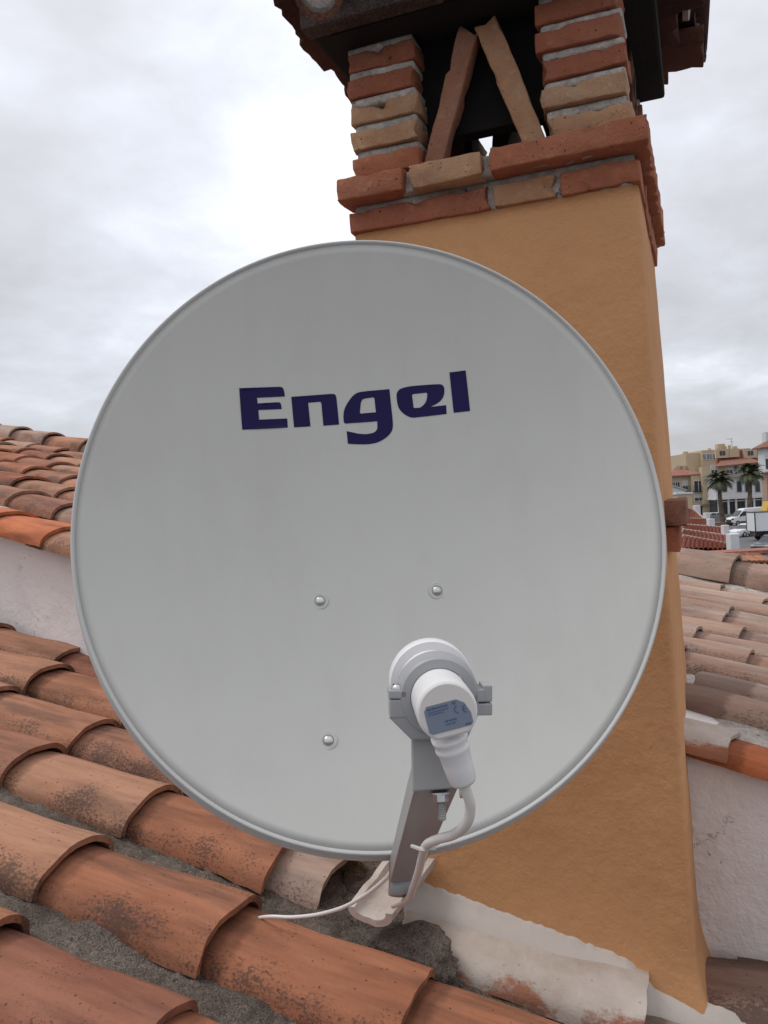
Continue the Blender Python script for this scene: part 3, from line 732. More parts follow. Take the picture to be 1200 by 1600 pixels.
# cement heap against the foot
def lump(name, c, rx, ry, rz, mat, parent, seed):
    bm = bmesh.new(); bmesh.ops.create_icosphere(bm, subdivisions=4, radius=1)
    for v in bm.verts:
        d = 1 + noise.noise(v.co*1.4+V((seed, 0, 0)))*0.4 + noise.noise(v.co*4+V((0, seed, 0)))*0.16 + noise.noise(v.co*11+V((0, seed, 0)))*0.05
        v.co = V((v.co.x*rx*d, v.co.y*ry*d, v.co.z*rz*d)) + V(c)
    me = bpy.data.meshes.new(name); bm.to_mesh(me); bm.free(); return link(name, me, mat, parent, smooth=True)
p = onY(640, 1455, 1.20); lump('cement_heap', p - V((0, 0, .03)), 0.075, 0.05, 0.035, M_mortar, lower, 3)
p = onY(575, 1450, 1.19); lump('cement_heap', p - V((0, 0, .03)), 0.07, 0.045, 0.02, M_mortar, lower, 5)
p = onY(95, 1470, 0.965); lump('cement_heap', p - V((0, 0, .018)), 0.022, 0.014, 0.013, M_mortar, lower, 8)
p = onY(560, 1385, 1.36); lump('cement_heap', p - V((0, 0, .03)), 0.05, 0.08, 0.05, M_cement_dark, lower, 12)  # dark lump stands in for the shadowed gap left of the chimney

# ------------------------------------------------------------------ satellite dish
DD = 0.86; DC = at(585, 813, DD)
tilt = math.radians(14); droll = math.radians(1.4)
nd = (-F0*math.cos(tilt) + V((0, 0, math.sin(tilt)))).normalized()
nd = (nd + R0*0.07).normalized(); xd = (R0 - nd*R0.dot(nd)).normalized(); yd = nd.cross(xd).normalized()
xd2 = xd*math.cos(droll) + yd*math.sin(droll); yd2 = nd.cross(xd2)
DM = Matrix((xd2, yd2, nd)).transposed().to_4x4(); DM.translation = DC      # local +z faces the viewer
RA, RBv, DEPTH = 0.3138, 0.3312, 0.072
dish = empty('satellite_dish', at(632, 1380, 0.80), 'light grey offset satellite dish with navy lettering mounted in front of the orange chimney', 'satellite dish')
def dsurf(u, v): return -DEPTH*(1-u*u-v*v)       # u,v in unit disc
def dishmesh(name, prof, mat, n=160, auto=False):
    vs = []; fs = []
    for (r, z) in prof:
        for k in range(n):
            a = 2*PI*k/n; vs.append(DM @ V((r*RA*math.cos(a) if r <= 1.5 else 0, r*RBv*math.sin(a), z)))
    for i in range(len(prof)-1):
        for k in range(n): fs.append((i*n+k, i*n+(k+1) % n, (i+1)*n+(k+1) % n, (i+1)*n+k))
    me = pydata(name, vs, fs)
    bm = bmesh.new(); bm.from_mesh(me); bmesh.ops.remove_doubles(bm, verts=bm.verts, dist=1e-6)
    bmesh.ops.recalc_face_normals(bm, faces=bm.faces)
    bm.to_mesh(me); bm.free()
    return link(name, me, mat, dish, smooth=True)
pr = [(0.0001, dsurf(0, 0))] + [(r/40*0.968, dsurf(r/40*0.968, 0)) for r in range(1, 41)]
e0 = dsurf(0.968, 0)
back = [(r, z-0.0015) for r, z in pr[::-1]]
dishmesh('reflector', pr + [(0.9682, e0-0.0015)] + back[1:], M_dish)
# rolled rim: groove, bead, outer skirt with two ribs
rimp = [(0.9675, e0-0.0008), (0.9695, e0+0.0004), (0.972, e0+0.0022), (0.976, e0+0.0032), (0.980, e0+0.0028), (0.9825, e0+0.0008), (0.9830, e0-0.0040), (0.9805, e0-0.0110),
        (0.9840, e0-0.0140), (0.9920, e0-0.0135), (0.9965, e0-0.0155), (0.9970, e0-0.0210), (0.9925, e0-0.0270), (0.9965, e0-0.0295), (1.0060, e0-0.0290), (1.0115, e0-0.0310), (1.0120, e0-0.0360), (1.007, e0-0.0385), (0.985, e0-0.034), (0.975, e0-0.020), (0.970, e0-0.010), (0.9665, e0-0.0025)]
dishmesh('rim', rimp, M_rim)
# lettering, traced as outlines and laid on the curved reflector
def hit(px, py, off=0.0004):
    r = ray(px, py); Mi = DM.inverted(); o_ = Mi @ CAM; d_ = (Mi.to_3x3() @ r)
    t_ = -o_.z/d_.z
    for _ in range(12):
        p = o_ + d_*t_; z = dsurf(p.x/RA, p.y/RBv)+off; t_ = (z-o_.z)/d_.z
    p = o_ + d_*t_; return p.x, p.y
def z8(pts): return [hit(340+x/2.7273, 550+y/2.7273) for x, y in pts]
def arcs(pts):   # '*' marked points are rounded by corner cutting
    res = []; n = len(pts)
    for i, p in enumerate(pts):
        if len(p) == 3:
            a = V(pts[i-1][:2]); b = V(p[:2]); c = V(pts[(i+1) % n][:2]); k = p[2]
            s = b.lerp(a, k); e_ = b.lerp(c, k)
            for q in range(7):
                t_ = q/6; res.append(tuple(s*(1-t_)**2 + b*2*t_*(1-t_) + e_*t_*t_))
        else: res.append(p)
    return res
G = {
 'E': [[(92,154),(262,148),(278,150,.5),(284,168),(287,189),(168,195),(171,219),(250,214),(270,214,.5),(273,243),(174,247),(177,288),(297,283),(299,322),(105,331)]],
 'n': [[(314,191),(474,179),(504,178,.5),(508,208),(518,309),(451,314),(443,228),(441,211,.5),(426,213),(386,216),(396,317),(326,321)]],
 'g': [[(732,158),(746,288),(748,330,.5),(728,358,.5),(690,384,.5),(640,395,.5),(555,391),(550,337),(600,348),(640,351,.5),(682,338,.5),(680,295),(558,304),(538,306,.5),(536,275),(538,245,.5),(560,205,.5),(590,172,.5),(640,166)],
       [(634,197),(650,195),(668,192,.5),(670,212),(673,244),(676,257,.5),(658,258),(622,261),(606,263,.5),(608,243),(612,203,.5)]],
 'e': [[(974,226),(976,264),(862,277),(820,282,.5),(775,250,.5),(763,210,.5),(762,165,.5),(800,148,.5),(860,142),(915,138),(965,136,.5),(968,180,.5),(950,212,.5),(907,234)],
       [(842,178),(880,174),(894,173,.5),(893,190),(888,215,.5),(866,237,.5),(850,238),(835,239,.5),(834,225),(830,195),(828,180,.5)]],
 'l': [[(988,87),(1057,78),(1076,251),(1006,259)]]}
def inside(p, loops):
    c = False
    for lp in loops:
        n = len(lp)
        for i in range(n):
            x1, y1 = lp[i]; x2, y2 = lp[(i+1) % n]
            if (y1 > p[1]) != (y2 > p[1]) and p[0] < (x2-x1)*(p[1]-y1)/(y2-y1)+x1: c = not c
    return c
for ch, loops in G.items():
    L2 = [z8(arcs(lp)) for lp in loops]; pts = []; ed = []
    for lp in L2:
        o_ = len(pts); pts += [V(p) for p in lp]; ed += [(o_+i, o_+(i+1) % len(lp)) for i in range(len(lp))]
    x0 = min(p.x for p in pts); x1 = max(p.x for p in pts); y0 = min(p.y for p in pts); y1 = max(p.y for p in pts)
    st_ = 0.004; gx = x0+st_/2
    while gx < x1:
        gy = y0+st_/2
        while gy < y1:
            if inside((gx, gy), L2): pts.append(V((gx, gy)))
            gy += st_
        gx += st_
    r_ = delaunay_2d_cdt(pts, ed, [], 0, 1e-7)
    vo, fo = r_[0], r_[2]
    keep = [f for f in fo if inside((sum(vo[i].x for i in f)/3, sum(vo[i].y for i in f)/3), L2)]
    me = pydata('letter', [DM @ V((p.x, p.y, dsurf(p.x/RA, p.y/RBv)+0.0004)) for p in vo], keep)
    o = link('letter', me, M_blue, dish, smooth=True)
    bm = bmesh.new(); bm.from_mesh(me); bmesh.ops.recalc_face_normals(bm, faces=bm.faces); bm.to_mesh(me); bm.free()
# dome-head bolts through the reflector, each in a pressed dimple
def dome(M, r, h, n=24): return MB().lathe([(0.0001, h), (r*0.35, h*0.94), (r*0.62, h*0.78), (r*0.84, h*0.5), (r*0.97, h*0.2), (r, 0), (r, -0.002), (0.0001, -0.002)], M, n=n)
for (px, py) in ((500, 939), (683, 923), (513, 1157), (698, 1140)):
    x, y = hit(px, py); p = DM @ V((x, y, dsurf(x/RA, y/RBv)))
    nn = (DM.to_3x3() @ V((-2*DEPTH*x/RA**2, -2*DEPTH*y/RBv**2, 1))).normalized()
    fr = frame(p, xd2, nn)
    wsh = MB().lathe([(0.0058, 0.0008), (0.0068, 0.0002), (0.0078, 0.0001), (0.0084, 0.0006), (0.0092, 0.0002), (0.0092, -0.001), (0.0058, -0.001)], fr, n=28, closed=True)
    wo = wsh.build('bolt_dimple', M_dish, dish, smooth=True)
    dome(fr, 0.0058, 0.0034).build('bolt', M_zinc, dish, smooth=True)
# arm: two pressed steel channels
def channel(pts, wdir, depth, t=0.0015):
    """pts: list of (centre, width); flanges run along 'depth' vector list"""
    mb = MB(); n = len(pts); vs = []
    for i, (c, wd, dp) in enumerate(pts):
        a = wdir.normalized(); d = V(dp)
        dn = d.normalized()
        for (u, v) in ((-0.5, 1), (-0.5, 0), (0.5, 0), (0.5, 1)): vs.append(c + a*wd*u + d*v)
        for (u, v) in ((0.5, 1), (0.5, 0), (-0.5, 0), (-0.5, 1)):
            vs.append(c + a*(wd*u + (-t if u > 0 else t)) + (d if v else dn*t))
    fs = []
    for i in range(n-1):
        for k in range(8): fs.append((i*8+k, i*8+(k+1) % 8, (i+1)*8+(k+1) % 8, (i+1)*8+k))
    for i in (0, n-1):
        o = i*8; fs += [(o+0, o+1, o+6, o+7), (o+1, o+2, o+5, o+6), (o+2, o+3, o+4, o+5)]
    return mb.add(vs, fs)
bk = F*1.0
a0 = at(683, 1085, 0.556); a1 = at(684, 1234, 0.548); a2 = at(631, 1378, 0.800)
wdir = (R0*1.0 + V((0, 0, 0.03)))
dp_u = (F0*0.020 + V((0, 0, 0.0)))
dlo = (a2-a1).normalized(); dp_l = dlo.cross(wdir).normalized()*0.018
if dp_l.z < 0: dp_l = -dp_l
arm_u = channel([(a0, 0.0345, dp_u), (a1, 0.0335, dp_u)], wdir, None).build('upper_arm', M_armmat, dish, bevel=0.0012)
s1 = a1 + F0*0.006
arm_l = channel([(s1-dlo*0.002, 0.0300, dp_l), (s1+dlo*0.02, 0.0300, dp_l), (a2, 0.0270, dp_l)], wdir, None).build('lower_arm', M_armmat, dish, bevel=0.001)
# hex bolt hanging below the joint
hb = at(688, 1238, 0.560); ax = (V((0, 0, -1)) - F0*0.28).normalized()
MB().lathe([(0.0001, 0), (0.0068, 0), (0.0068, 0.0012), (0.0001, 0.0012)], frame(hb, R0, ax), n=20).build('washer', M_zinc, arm_l)
MB().lathe([(0.0001, 0.0012), (0.0052, 0.0012), (0.0052, 0.0058), (0.0045, 0.0064), (0.0001, 0.0064)], frame(hb, R0, ax), n=6).build('nut', M_zinc, arm_l)
prof = [(0.0001, 0.006)]
for q in range(11): prof += [(0.0031, 0.006+q*0.0011), (0.0026, 0.0066+q*0.0011)]
prof += [(0.0001, 0.0185)]
MB().lathe(prof, frame(hb, R0, ax), n=14).build('threaded_end', M_zinc, arm_l)
MB().lathe([(0.0001, 0), (0.004, 0), (0.004, 0.005), (0.0001, 0.005)], frame(at(718, 1238, 0.567), V((0, 0, 1)), R0), n=10).build('side_bolt', M_zinc, arm_l)
# back structure + wall bracket (mostly hidden behind the reflector)
mb = MB(); mb.box((-0.075, -0.16, -0.125), (0.075, 0.06, -0.075), DM); mb.build('back_bracket', M_armmat, dish, bevel=0.004)
mb = MB(); mb.tube([a2, a2+dlo*0.07, DM @ V((0.03, -0.16, -0.10))], 0.011, n=10); mb.build('arm_root', M_armmat, dish, smooth=True)
pb = DM @ V((0, -0.02, -0.13)); wl = V((pb.x+0.05, YC+0.001, pb.z))
mb = MB(); mb.tube([pb - V((0, 0, 0.16)), pb + V((0, 0, 0.12))], 0.018, n=16); mb.build('mast', M_zinc, dish, smooth=True)
mb = MB(); mb.tube([pb - V((0, 0, 0.12)), V((-0.50, YC-0.02, pb.z-0.12)), V((-0.50, YC+0.001, pb.z-0.12))], 0.014, n=12); mb.tube([pb + V((0, 0, 0.06)), V((-0.50, YC-0.02, pb.z+0.06)), V((-0.50, YC+0.001, pb.z+0.06))], 0.014, n=12)
mb.box((-0.545, YC-0.006, pb.z-0.18), (-0.455, YC-0.0035, pb.z+0.12)); mb.build('wall_bracket', M_zinc, dish)
# ---- LNB
LA = at(671, 1060, 0.610); LBk = at(699, 1112, 0.505)
lax = (LA-LBk).normalized()                 # axis, towards the reflector
LXd = (RC - lax*RC.dot(lax)).normalized(); 
LXd = (Matrix.Rotation(math.radians(14), 3, lax) @ LXd)
if LXd.dot(-UC) > 0: LXd = (Matrix.Rotation(math.radians(-28), 3, lax) @ LXd)
LYd = lax.cross(LXd)
if LYd.dot(UC) < 0: LYd = -LYd
def LM_(p, x=None):
    m = Matrix((LXd, LYd, lax)).transposed().to_4x4(); m.translation = p; return m
LL = (LA-LBk).length
lnb = MB().lathe([(0.0001, LL+0.012), (0.012, LL+0.0115), (0.022, LL+0.009), (0.0285, LL+0.004), (0.0300, LL-0.002), (0.0300, LL-0.015), (0.0292, LL-0.0165), (0.026, LL-0.0168), (0.0001, LL-0.018)], LM_(LBk), n=64)
lnb_o = lnb.build('lnb_horn_cap', M_wplastic, dish, auto=True)
def dshape(r, flat, n=56):
    o = []
    for k in range(n):
        a = 2*PI*k/n; x, y = r*math.cos(a), r*math.sin(a); o.append((x, max(y, -flat)))
    return o
def loft(secs, M):
    mb = MB(); n = len(secs[0][0]); vs = []; fs = []
    for pts, z in secs: vs += [M @ V((x, y, z)) for x, y in pts]
    for i in range(len(secs)-1):
        for k in range(n): fs.append((i*n+k, i*n+(k+1) % n, (i+1)*n+(k+1) % n, (i+1)*n+k))
    fs += [tuple(range(n))[::-1], tuple((len(secs)-1)*n+k for k in range(n))]
    return mb.add(vs, fs)
rb_ = 0.0188
body = loft([(dshape(rb_*0.93, rb_*0.78), 0.0), (dshape(rb_*0.985, rb_*0.83), 0.0008), (dshape(rb_, rb_*0.86), 0.003), (dshape(rb_, rb_*0.86), 0.012), (dshape(rb_*1.0, rb_*1.0), 0.020), (dshape(rb_*1.0, rb_*1.0), LL-0.03), (dshape(rb_*1.25, rb_*1.25), LL-0.017)], LM_(LBk)).build('lnb_body', M_wplastic, dish, auto=True)
loft([(dshape(rb_*0.90, rb_*0.75), -0.0006), (dshape(rb_*0.935, rb_*0.785), 0.0006)], LM_(LBk)).build('end_cap', M_cream, body, auto=True)
# label on the end face
lz = -0.0010; Ml = LM_(LBk)
lab = [(-0.0138, 0.0035), (-0.0118, 0.0062), (0.0068, 0.0062), (0.0112, 0.0030), (0.0138, -0.0035), (0.0138, -0.0098), (0.0122, -0.0112), (-0.0118, -0.0112), (-0.0138, -0.0095)]
MB().prism([Ml @ V((x, y, lz)) for x, y in lab], lax*0.0003).build('label_sticker', M_label, body)
mb = MB()
def bar(x0, y0, x1, y1, wd): 
    a = V((x0, y0)); b = V((x1, y1)); d = (b-a).normalized(); q = V((-d.y, d.x))*wd/2
    mb.prism([Ml @ V((p.x, p.y, lz-0.0003)) for p in (a+q, b+q, b-q, a-q)], lax*0.0002)
for i, (yy, x1, ww) in enumerate(((0.0042, 0.000, 0.0011), (0.0022, 0.001, 0.0005), (0.0008, -0.002, 0.0005), (-0.0052, 0.004, 0.0009), (-0.0072, 0.003, 0.0005))):
    x = -0.0118 if i < 3 else -0.003
    while x < x1:
        L_ = random.uniform(0.0008, 0.0026); bar(x, yy, min(x+L_, x1+.001), yy, ww); x += L_+0.0005
def arc(cx_, cy_, r, a0, a1, wd, n=8):
    for i in range(n):
        t0 = a0+(a1-a0)*i/n; t1 = a0+(a1-a0)*(i+1)/n
        bar(cx_+r*math.cos(t0), cy_+r*math.sin(t0), cx_+r*math.cos(t1), cy_+r*math.sin(t1), wd)
arc(0.0066, 0.0002, 0.0022, PI*0.55, PI*1.45, 0.0005); arc(0.0116, 0.0002-0.0008, 0.0022, PI*0.55, PI*1.45, 0.0005); bar(0.0096, -0.0006, 0.0112, -0.0006, 0.0005)
bar(0.0088, -0.0098, 0.0126, -0.0098, 0.0008); arc(0.005, 0.0045, 0.0008, 0, 2*PI, 0.0004)
mb.build('label_print', M_lblue, body)
# clamp: two half shells with lugs and screws
cz = LL*0.47
LXc = (RC - lax*RC.dot(lax)).normalized(); LYc = lax.cross(LXc)
if LYc.dot(UC) < 0: LYc = -LYc
Mc = Matrix((LXc, LYc, lax)).transposed().to_4x4(); Mc.translation = LBk
cl = MB().lathe([(0.0192, cz-0.009), (0.0250, cz-0.009), (0.0264, cz-0.0075), (0.0276, cz+0.010), (0.0262, cz+0.012), (0.0192, cz+0.011)], Mc, n=64, closed=True).build('lnb_clamp', M_gplastic, dish, auto=True)
def cb(lo, hi, name, mat=M_gplastic, bev=0.001, par=cl):
    return MB().box(lo, hi, Mc).build(name, mat, par, bevel=bev)
cb((-0.0335, -0.0008, cz-0.009), (-0.021, 0.0048, cz+0.010), 'lug'); cb((-0.0328, -0.0135, cz-0.0085), (-0.020, -0.0014, cz+0.0095), 'lug')
cb((0.0195, -0.0035, cz-0.009), (0.0300, 0.0050, cz+0.010), 'lug'); cb((0.0285, -0.0035, cz-0.0085), (0.0350, 0.0075, cz+0.008), 'lug'); cb((0.021, -0.0125, cz-0.0085), (0.0350, -0.0045, cz+0.0095), 'lug')
MB().prism([Mc @ V((x, y, cz+0.010)) for x, y in ((-0.0335, -0.013), (-0.0185, -0.028), (0.0185, -0.028), (0.026, -0.012), (0.02, -0.005), (-0.02, -0.005))], -lax*0.018).build('saddle', M_gplastic, cl, bevel=0.0012)
sp_ = Mc @ V((-0.0275, 0.0050, cz-0.004)); dome(frame(sp_, LXc, LYc), 0.0042, 0.0034).build('screw', M_zinc, cl, auto=True)
MB().box((-0.0030, -0.0005, 0.0019), (0.0030, 0.0005, 0.0030), frame(sp_, LXc, LYc)).build('screw_slot', M_soot_shade, cl)
MB().lathe([(0.0001, 0), (0.0024, 0), (0.0024, 0.004), (0.0001, 0.004)], frame(Mc @ V((-0.0275, -0.0135, cz-0.003)), LXc, -LYc), n=10).build('screw', M_zinc, cl)
mb = MB()
for k in range(30):
    a = math.radians(60+60*k/29); c, s = math.cos(a), math.sin(a)
    mb.tube([Mc @ V((c*0.0263, s*0.0263, cz-0.006)), Mc @ V((c*0.0263, s*0.0263, cz+0.008))], 0.00035, n=4)
mb.build('clamp_scale', M_gplastic, cl)
# F-connector boot
b0 = at(701, 1148, 0.522); b1 = at(724, 1222, 0.527); bd = b1-b0
pts = [b0+bd*t_ for t_ in (0, 0.10, 0.13, 0.22, 0.25, 0.30, 0.34, 0.6, 0.94, 1.0)]
MB().tube(pts, [0.0118, 0.0116, 0.0108, 0.0109, 0.0113, 0.0110, 0.0102, 0.0096, 0.0088, 0.0078], n=28).build('connector_boot', M_wplastic, dish, smooth=True)
# coax from the LNB, strapped to the arm
cp = [b0+bd*0.97, at(730, 1240, 0.528), at(735, 1262, 0.532), at(729, 1287, 0.540), at(709, 1304, 0.560), at(685, 1311, 0.580), at(667, 1320, 0.602), at(660, 1338, 0.635), at(654, 1362, 0.68), at(645, 1388, 0.75), at(636, 1405, 0.84), at(615, 1415, 1.0)]
cab = MB().tube(smoothpts(cp, 8), 0.0034, n=14).build('coaxial_cable', M_cable, smooth=True)
tag(cab, 'thick white coaxial cable looping from the converter down beside the dish arm', 'cable')
tie = [at(644, 1322, 0.640), at(650, 1324, 0.626), at(662, 1327, 0.603), at(676, 1320, 0.612), at(684, 1318, 0.64)]
MB().tube(smoothpts(tie, 5), 0.0016, n=6).build('cable_tie', M_cream, cab)
MB().box((-0.003, -0.003, -0.002), (0.004, 0.003, 0.002), frame(at(672, 1322, 0.606), R0, V((0, 0, 1)))).build('cable_tie_head', M_cream, cab, bevel=0.0006)
cp = [at(618, 1316, 0.95), at(612, 1340, 0.95), at(611, 1362, 0.96), at(596, 1379, 1.00), at(570, 1399, 1.07), at(535, 1418, 1.14), at(495, 1429, 1.20), at(455, 1433, 1.235), at(422, 1432, 1.25), at(400, 1436, 1.28), at(380, 1450, 1.31)]
c2 = MB().tube(smoothpts(cp, 8), 0.0026, n=12).build('thin_cable', plain('bright_white_pvc', (0.74, 0.73, 0.72), 0.35, var=0.03), smooth=True)
tag(c2, 'thin bright white cable running from behind the dish across the mortar channel to the tiles', 'cable')
#BACKGROUND
# ------------------------------------------------------------------ the street behind, to the right
def W(u, d, z): return V((R0.x*u + F0.x*d, R0.y*u + F0.y*d, z))
def uz(px, py, d):
    p = at(px, py, d/ (ray(px, py).dot(F0))); return p.dot(R0), p.z
def z5(x, y, d): return uz(1020+x/6.667, 660+y/6.667, d)
LF = Matrix((R0, F0, V((0, 0, 1)))).transposed().to_4x4()       # street frame: x right, y away, z up
def lbox(u0, u1, d0, d1, z0, z1): return MB().box((u0, d0, z0), (u1, d1, z1), LF)
M_bcream = stucco('cream_facade', (0.50, 0.40, 0.27), (0.46, 0.36, 0.24)); M_bwhite = stucco('white_facade', (0.62, 0.62, 0.62), (0.55, 0.55, 0.56))
M_bred = stucco('red_facade', (0.33, 0.12, 0.085), (0.29, 0.11, 0.075)); M_roofr = plain('red_roof_tiles', (0.29, 0.115, 0.08), 0.85, var=0.2, scale=3)
M_roofb = plain('brown_roof_tiles', (0.24, 0.11, 0.075), 0.85, var=0.2, scale=3)
M_glass = plain('dark_window_glass', (0.035, 0.045, 0.055), 0.12, var=0.1); M_frame = plain('white_window_frame', (0.6, 0.6, 0.6), 0.5)
M_blind = plain('pale_roller_blind', (0.52, 0.50, 0.46), 0.6); M_iron = plain('dark_iron', (0.03, 0.03, 0.032), 0.5)
M_vwhite = plain('white_vehicle_paint', (0.72, 0.73, 0.74), 0.25, var=0.02); M_tyre = plain('black_rubber', (0.025, 0.025, 0.027), 0.8)
M_vgrey = plain('dark_grey_vehicle_paint', (0.06, 0.065, 0.075), 0.25); M_vtrim = plain('black_vehicle_trim', (0.03, 0.03, 0.032), 0.5)
M_trunk = plain('palm_bark', (0.12, 0.085, 0.06), 0.9, var=0.3, scale=2); M_frond = plain('palm_frond', (0.085, 0.10, 0.045), 0.6, var=0.3, scale=2)
M_lamp_r = plain('red_lamp_lens', (0.35, 0.02, 0.02), 0.3); M_yel = plain('yellow_paint', (0.62, 0.38, 0.03), 0.4)
M_rim = plain('wheel_metal', (0.4, 0.4, 0.41), 0.35, metal=0.6); M_concrete = mortar_mat('street_concrete', (0.26, 0.25, 0.24), (0.32, 0.31, 0.29), (0.36, 0.35, 0.33), 0.3, 0.01)
def window(par, x, y, w_, h_, d, zf, blind=False, bars=0):
    """x,y,w_,h_ in metres in the facade: centre u, centre z"""
    u0, u1, z0, z1 = x-w_/2, x+w_/2, y-h_/2, y+h_/2
    mb = MB(); t = 0.09
    for b in ((u0-t, u1+t, z1, z1+t), (u0-t, u1+t, z0-t, z0), (u0-t, u0, z0, z1), (u1, u1+t, z0, z1), ((u0+u1)/2-0.04, (u0+u1)/2+0.04, z0, z1)):
        mb.box((b[0], d-0.10, b[2]), (b[1], d+0.05, b[3]), LF)
    f = mb.build('window', M_frame, par)
    lbox(u0, u1, d-0.025, d+0.03, z0, z1 if not blind else z0+(z1-z0)*0.45).build('pane', M_glass, f)
    if blind: lbox(u0, u1, d-0.055, d+0.03, z0+(z1-z0)*0.45, z1).build('roller_blind', M_blind, f)
    return f
def balcony(par, x, y, w_, h_, d):
    mb = MB(); mb.box((x-w_/2, d-0.7, y-0.12), (x+w_/2, d-0.005, y), LF)
    mb.box((x-w_/2, d-0.7, y+h_-0.05), (x+w_/2, d-0.65, y+h_), LF)
    n = int(w_/0.18)
    for i in range(n+1): mb.box((x-w_/2+i*w_/n-0.02, d-0.69, y), (x-w_/2+i*w_/n+0.02, d-0.65, y+h_-0.05), LF)
    return mb.build('balcony', M_iron, par)
def hip(par, u0, u1, d0, d1, z, h, mat, name='roof', ov=0.5):
    u0 -= ov; u1 += ov; d0 -= ov; d1 += ov; k = min(u1-u0, d1-d0)/2*0.98
    vs = [(u0, d0, z), (u1, d0, z), (u1, d1, z), (u0, d1, z), (u0+k, (d0+d1)/2, z+h), (u1-k, (d0+d1)/2, z+h)]
    vs2 = [(a, b, c-0.18) for a, b, c in vs[:4]]
    mb = MB(); mb.add([LF @ V(v) for v in vs+vs2], [(0, 1, 5, 4), (1, 2, 5), (2, 3, 4, 5), (3, 0, 4), (0, 6, 7, 1), (1, 7, 8, 2), (2, 8, 9, 3), (3, 9, 6, 0), (9, 8, 7, 6)])
    return mb.build(name, mat, par)
# -- cream block with a hipped red roof
D1 = 165.0
ua, zb_ = z5(215, 880, D1); ub, _ = z5(658, 880, D1); _, zr = z5(380, 545, D1)
b1 = empty('apartment_building', W((ua+ub)/2, D1+6, 0), 'cream rendered apartment building with small red hipped roof, left of the white building', 'building')
uc, _ = z5(400, 600, D1)
lbox(ua, uc, D1+0.9, D1+12, 0, zr-0.2).build('wall', M_bcream, b1); lbox(uc, ub, D1, D1+12, 0, zr+0.3).build('wall', M_bcream, b1)
un0, _ = z5(172, 540, D1); un1, zrt = z5(530, 455, D1)
hip(b1, ua, un1-0.5, D1+0.5, D1+9, zr, zrt-zr, M_roofr, ov=0.6)
for (x, y, w_, h_, bl) in ((352, 660, 1.0, 2.0, True), (476, 668, 1.7, 2.2, False), (566, 645, 1.3, 1.1, False), (480, 782, 1.7, 1.3, True), (575, 775, 1.3, 1.2, True), (352, 790, 1.0, 1.6, True), (275, 655, 0.8, 1.3, False), (228, 655, 0.7, 1.2, False)):
    u, z = z5(x, y, D1); window(b1, u, z, w_, h_, D1+(0.9 if x < 400 else 0), 0, bl)
u, z = z5(476, 712, D1); balcony(b1, u, z, 2.4, 1.0, D1); u, z = z5(352, 712, D1); balcony(b1, u, z, 1.6, 1.0, D1+0.9)
for x in (525, 545): u, z = z5(x, 650+(x-525)*0.4, D1); lbox(u-0.3, u+0.3, D1-0.45, D1-0.01, z-0.25, z+0.25).build('air_conditioner', M_gplastic, b1)
ux, _ = z5(490, 870, D1); ux2, _ = z5(655, 870, D1); _, zt_ = z5(600, 862, D1)
lbox(ux, ux2, D1-0.06, D1+0.02, 0.3, zt_).build('shopfront', M_glass, b1); lbox(ux-0.2, ux2+0.2, D1-1.3, D1-0.08, zt_, zt_+0.35).build('canopy', M_concrete, b1)
# curved parapets on the roof terrace left
for x in (268, 325, 385): 
    u, z = z5(x, 500, D1+4); _, z1 = z5(x, 452, D1+4)
    mb = MB(); mb.box((u-0.95, D1+4, z-1), (u+0.95, D1+4.4, z1-0.5), LF)
    mb.prism([LF @ V((u+0.9*math.cos(PI*k/10), D1+4.02, z1-0.5+0.6*math.sin(PI*k/10))) for k in range(11)], F0*0.34); mb.build('roof_parapet', M_bcream, b1)
# -- taller cream block behind
D2 = 178.0
ua, zt1 = z5(360, 322, D2); um, zt2 = z5(510, 292, D2); ub, zt3 = z5(1060, 262, D2); us, _ = z5(740, 262, D2)
b2 = empty('apartment_building', W((ua+ub)/2, D2+6, 0), 'taller cream block behind, with flat roof line, penthouse windows and chimneys', 'building')
lbox(ua, um, D2+1, D2+12, 0, zt1).build('wall', M_bcream, b2); lbox(um, us, D2, D2+12, 0, zt2).build('wall', M_bcream, b2); lbox(us, ub, D2+2, D2+12, 0, zt3).build('wall', M_bcream, b2)
for x in (540, 570, 602, 632): u, z = z5(x, 358, D2); window(b2, u, z, 0.62, 1.15, D2, 0)
for (x, y0, y1, w_) in ((762, 215, 262, 0.8), (640, 262, 290, 0.3), (727, 255, 280, 0.3), (390, 295, 322, 0.45), (910, 240, 262, 0.4), (850, 228, 262, 0.25), (795, 240, 262, 0.5)):
    u, z0 = z5(x, y1, D2); _, z1 = z5(x, y0, D2); lbox(u-w_, u+w_, D2+2.3, D2+2.3+w_*2, z0-0.4, z1).build('chimney_stack', M_bcream, b2, bevel=0.05)
# rooftop aerial
u, z0 = z5(824, 250, D2+4); _, z1 = z5(824, 165, D2+4)
mb = MB(); mb.tube([W(u, D2+4, z0-1.2), W(u, D2+4, z1)], 0.06, n=6); mb.tube([W(u-1.2, D2+4, z1-0.1), W(u+0.1, D2+4, z1-0.15)], 0.05, n=5)
for k in range(5): mb.tube([W(u-1.1+k*0.25, D2+3.6, z1-0.1), W(u-1.1+k*0.25, D2+4.4, z1-0.1)], 0.03, n=4)
mb.tube([W(u-0.5, D2+4, z1-0.7), W(u+0.4, D2+4, z1-0.75)], 0.04, n=5)
tag(mb.build('television_aerial', M_gplastic), 'thin television aerial standing on the tall cream block', 'aerial')
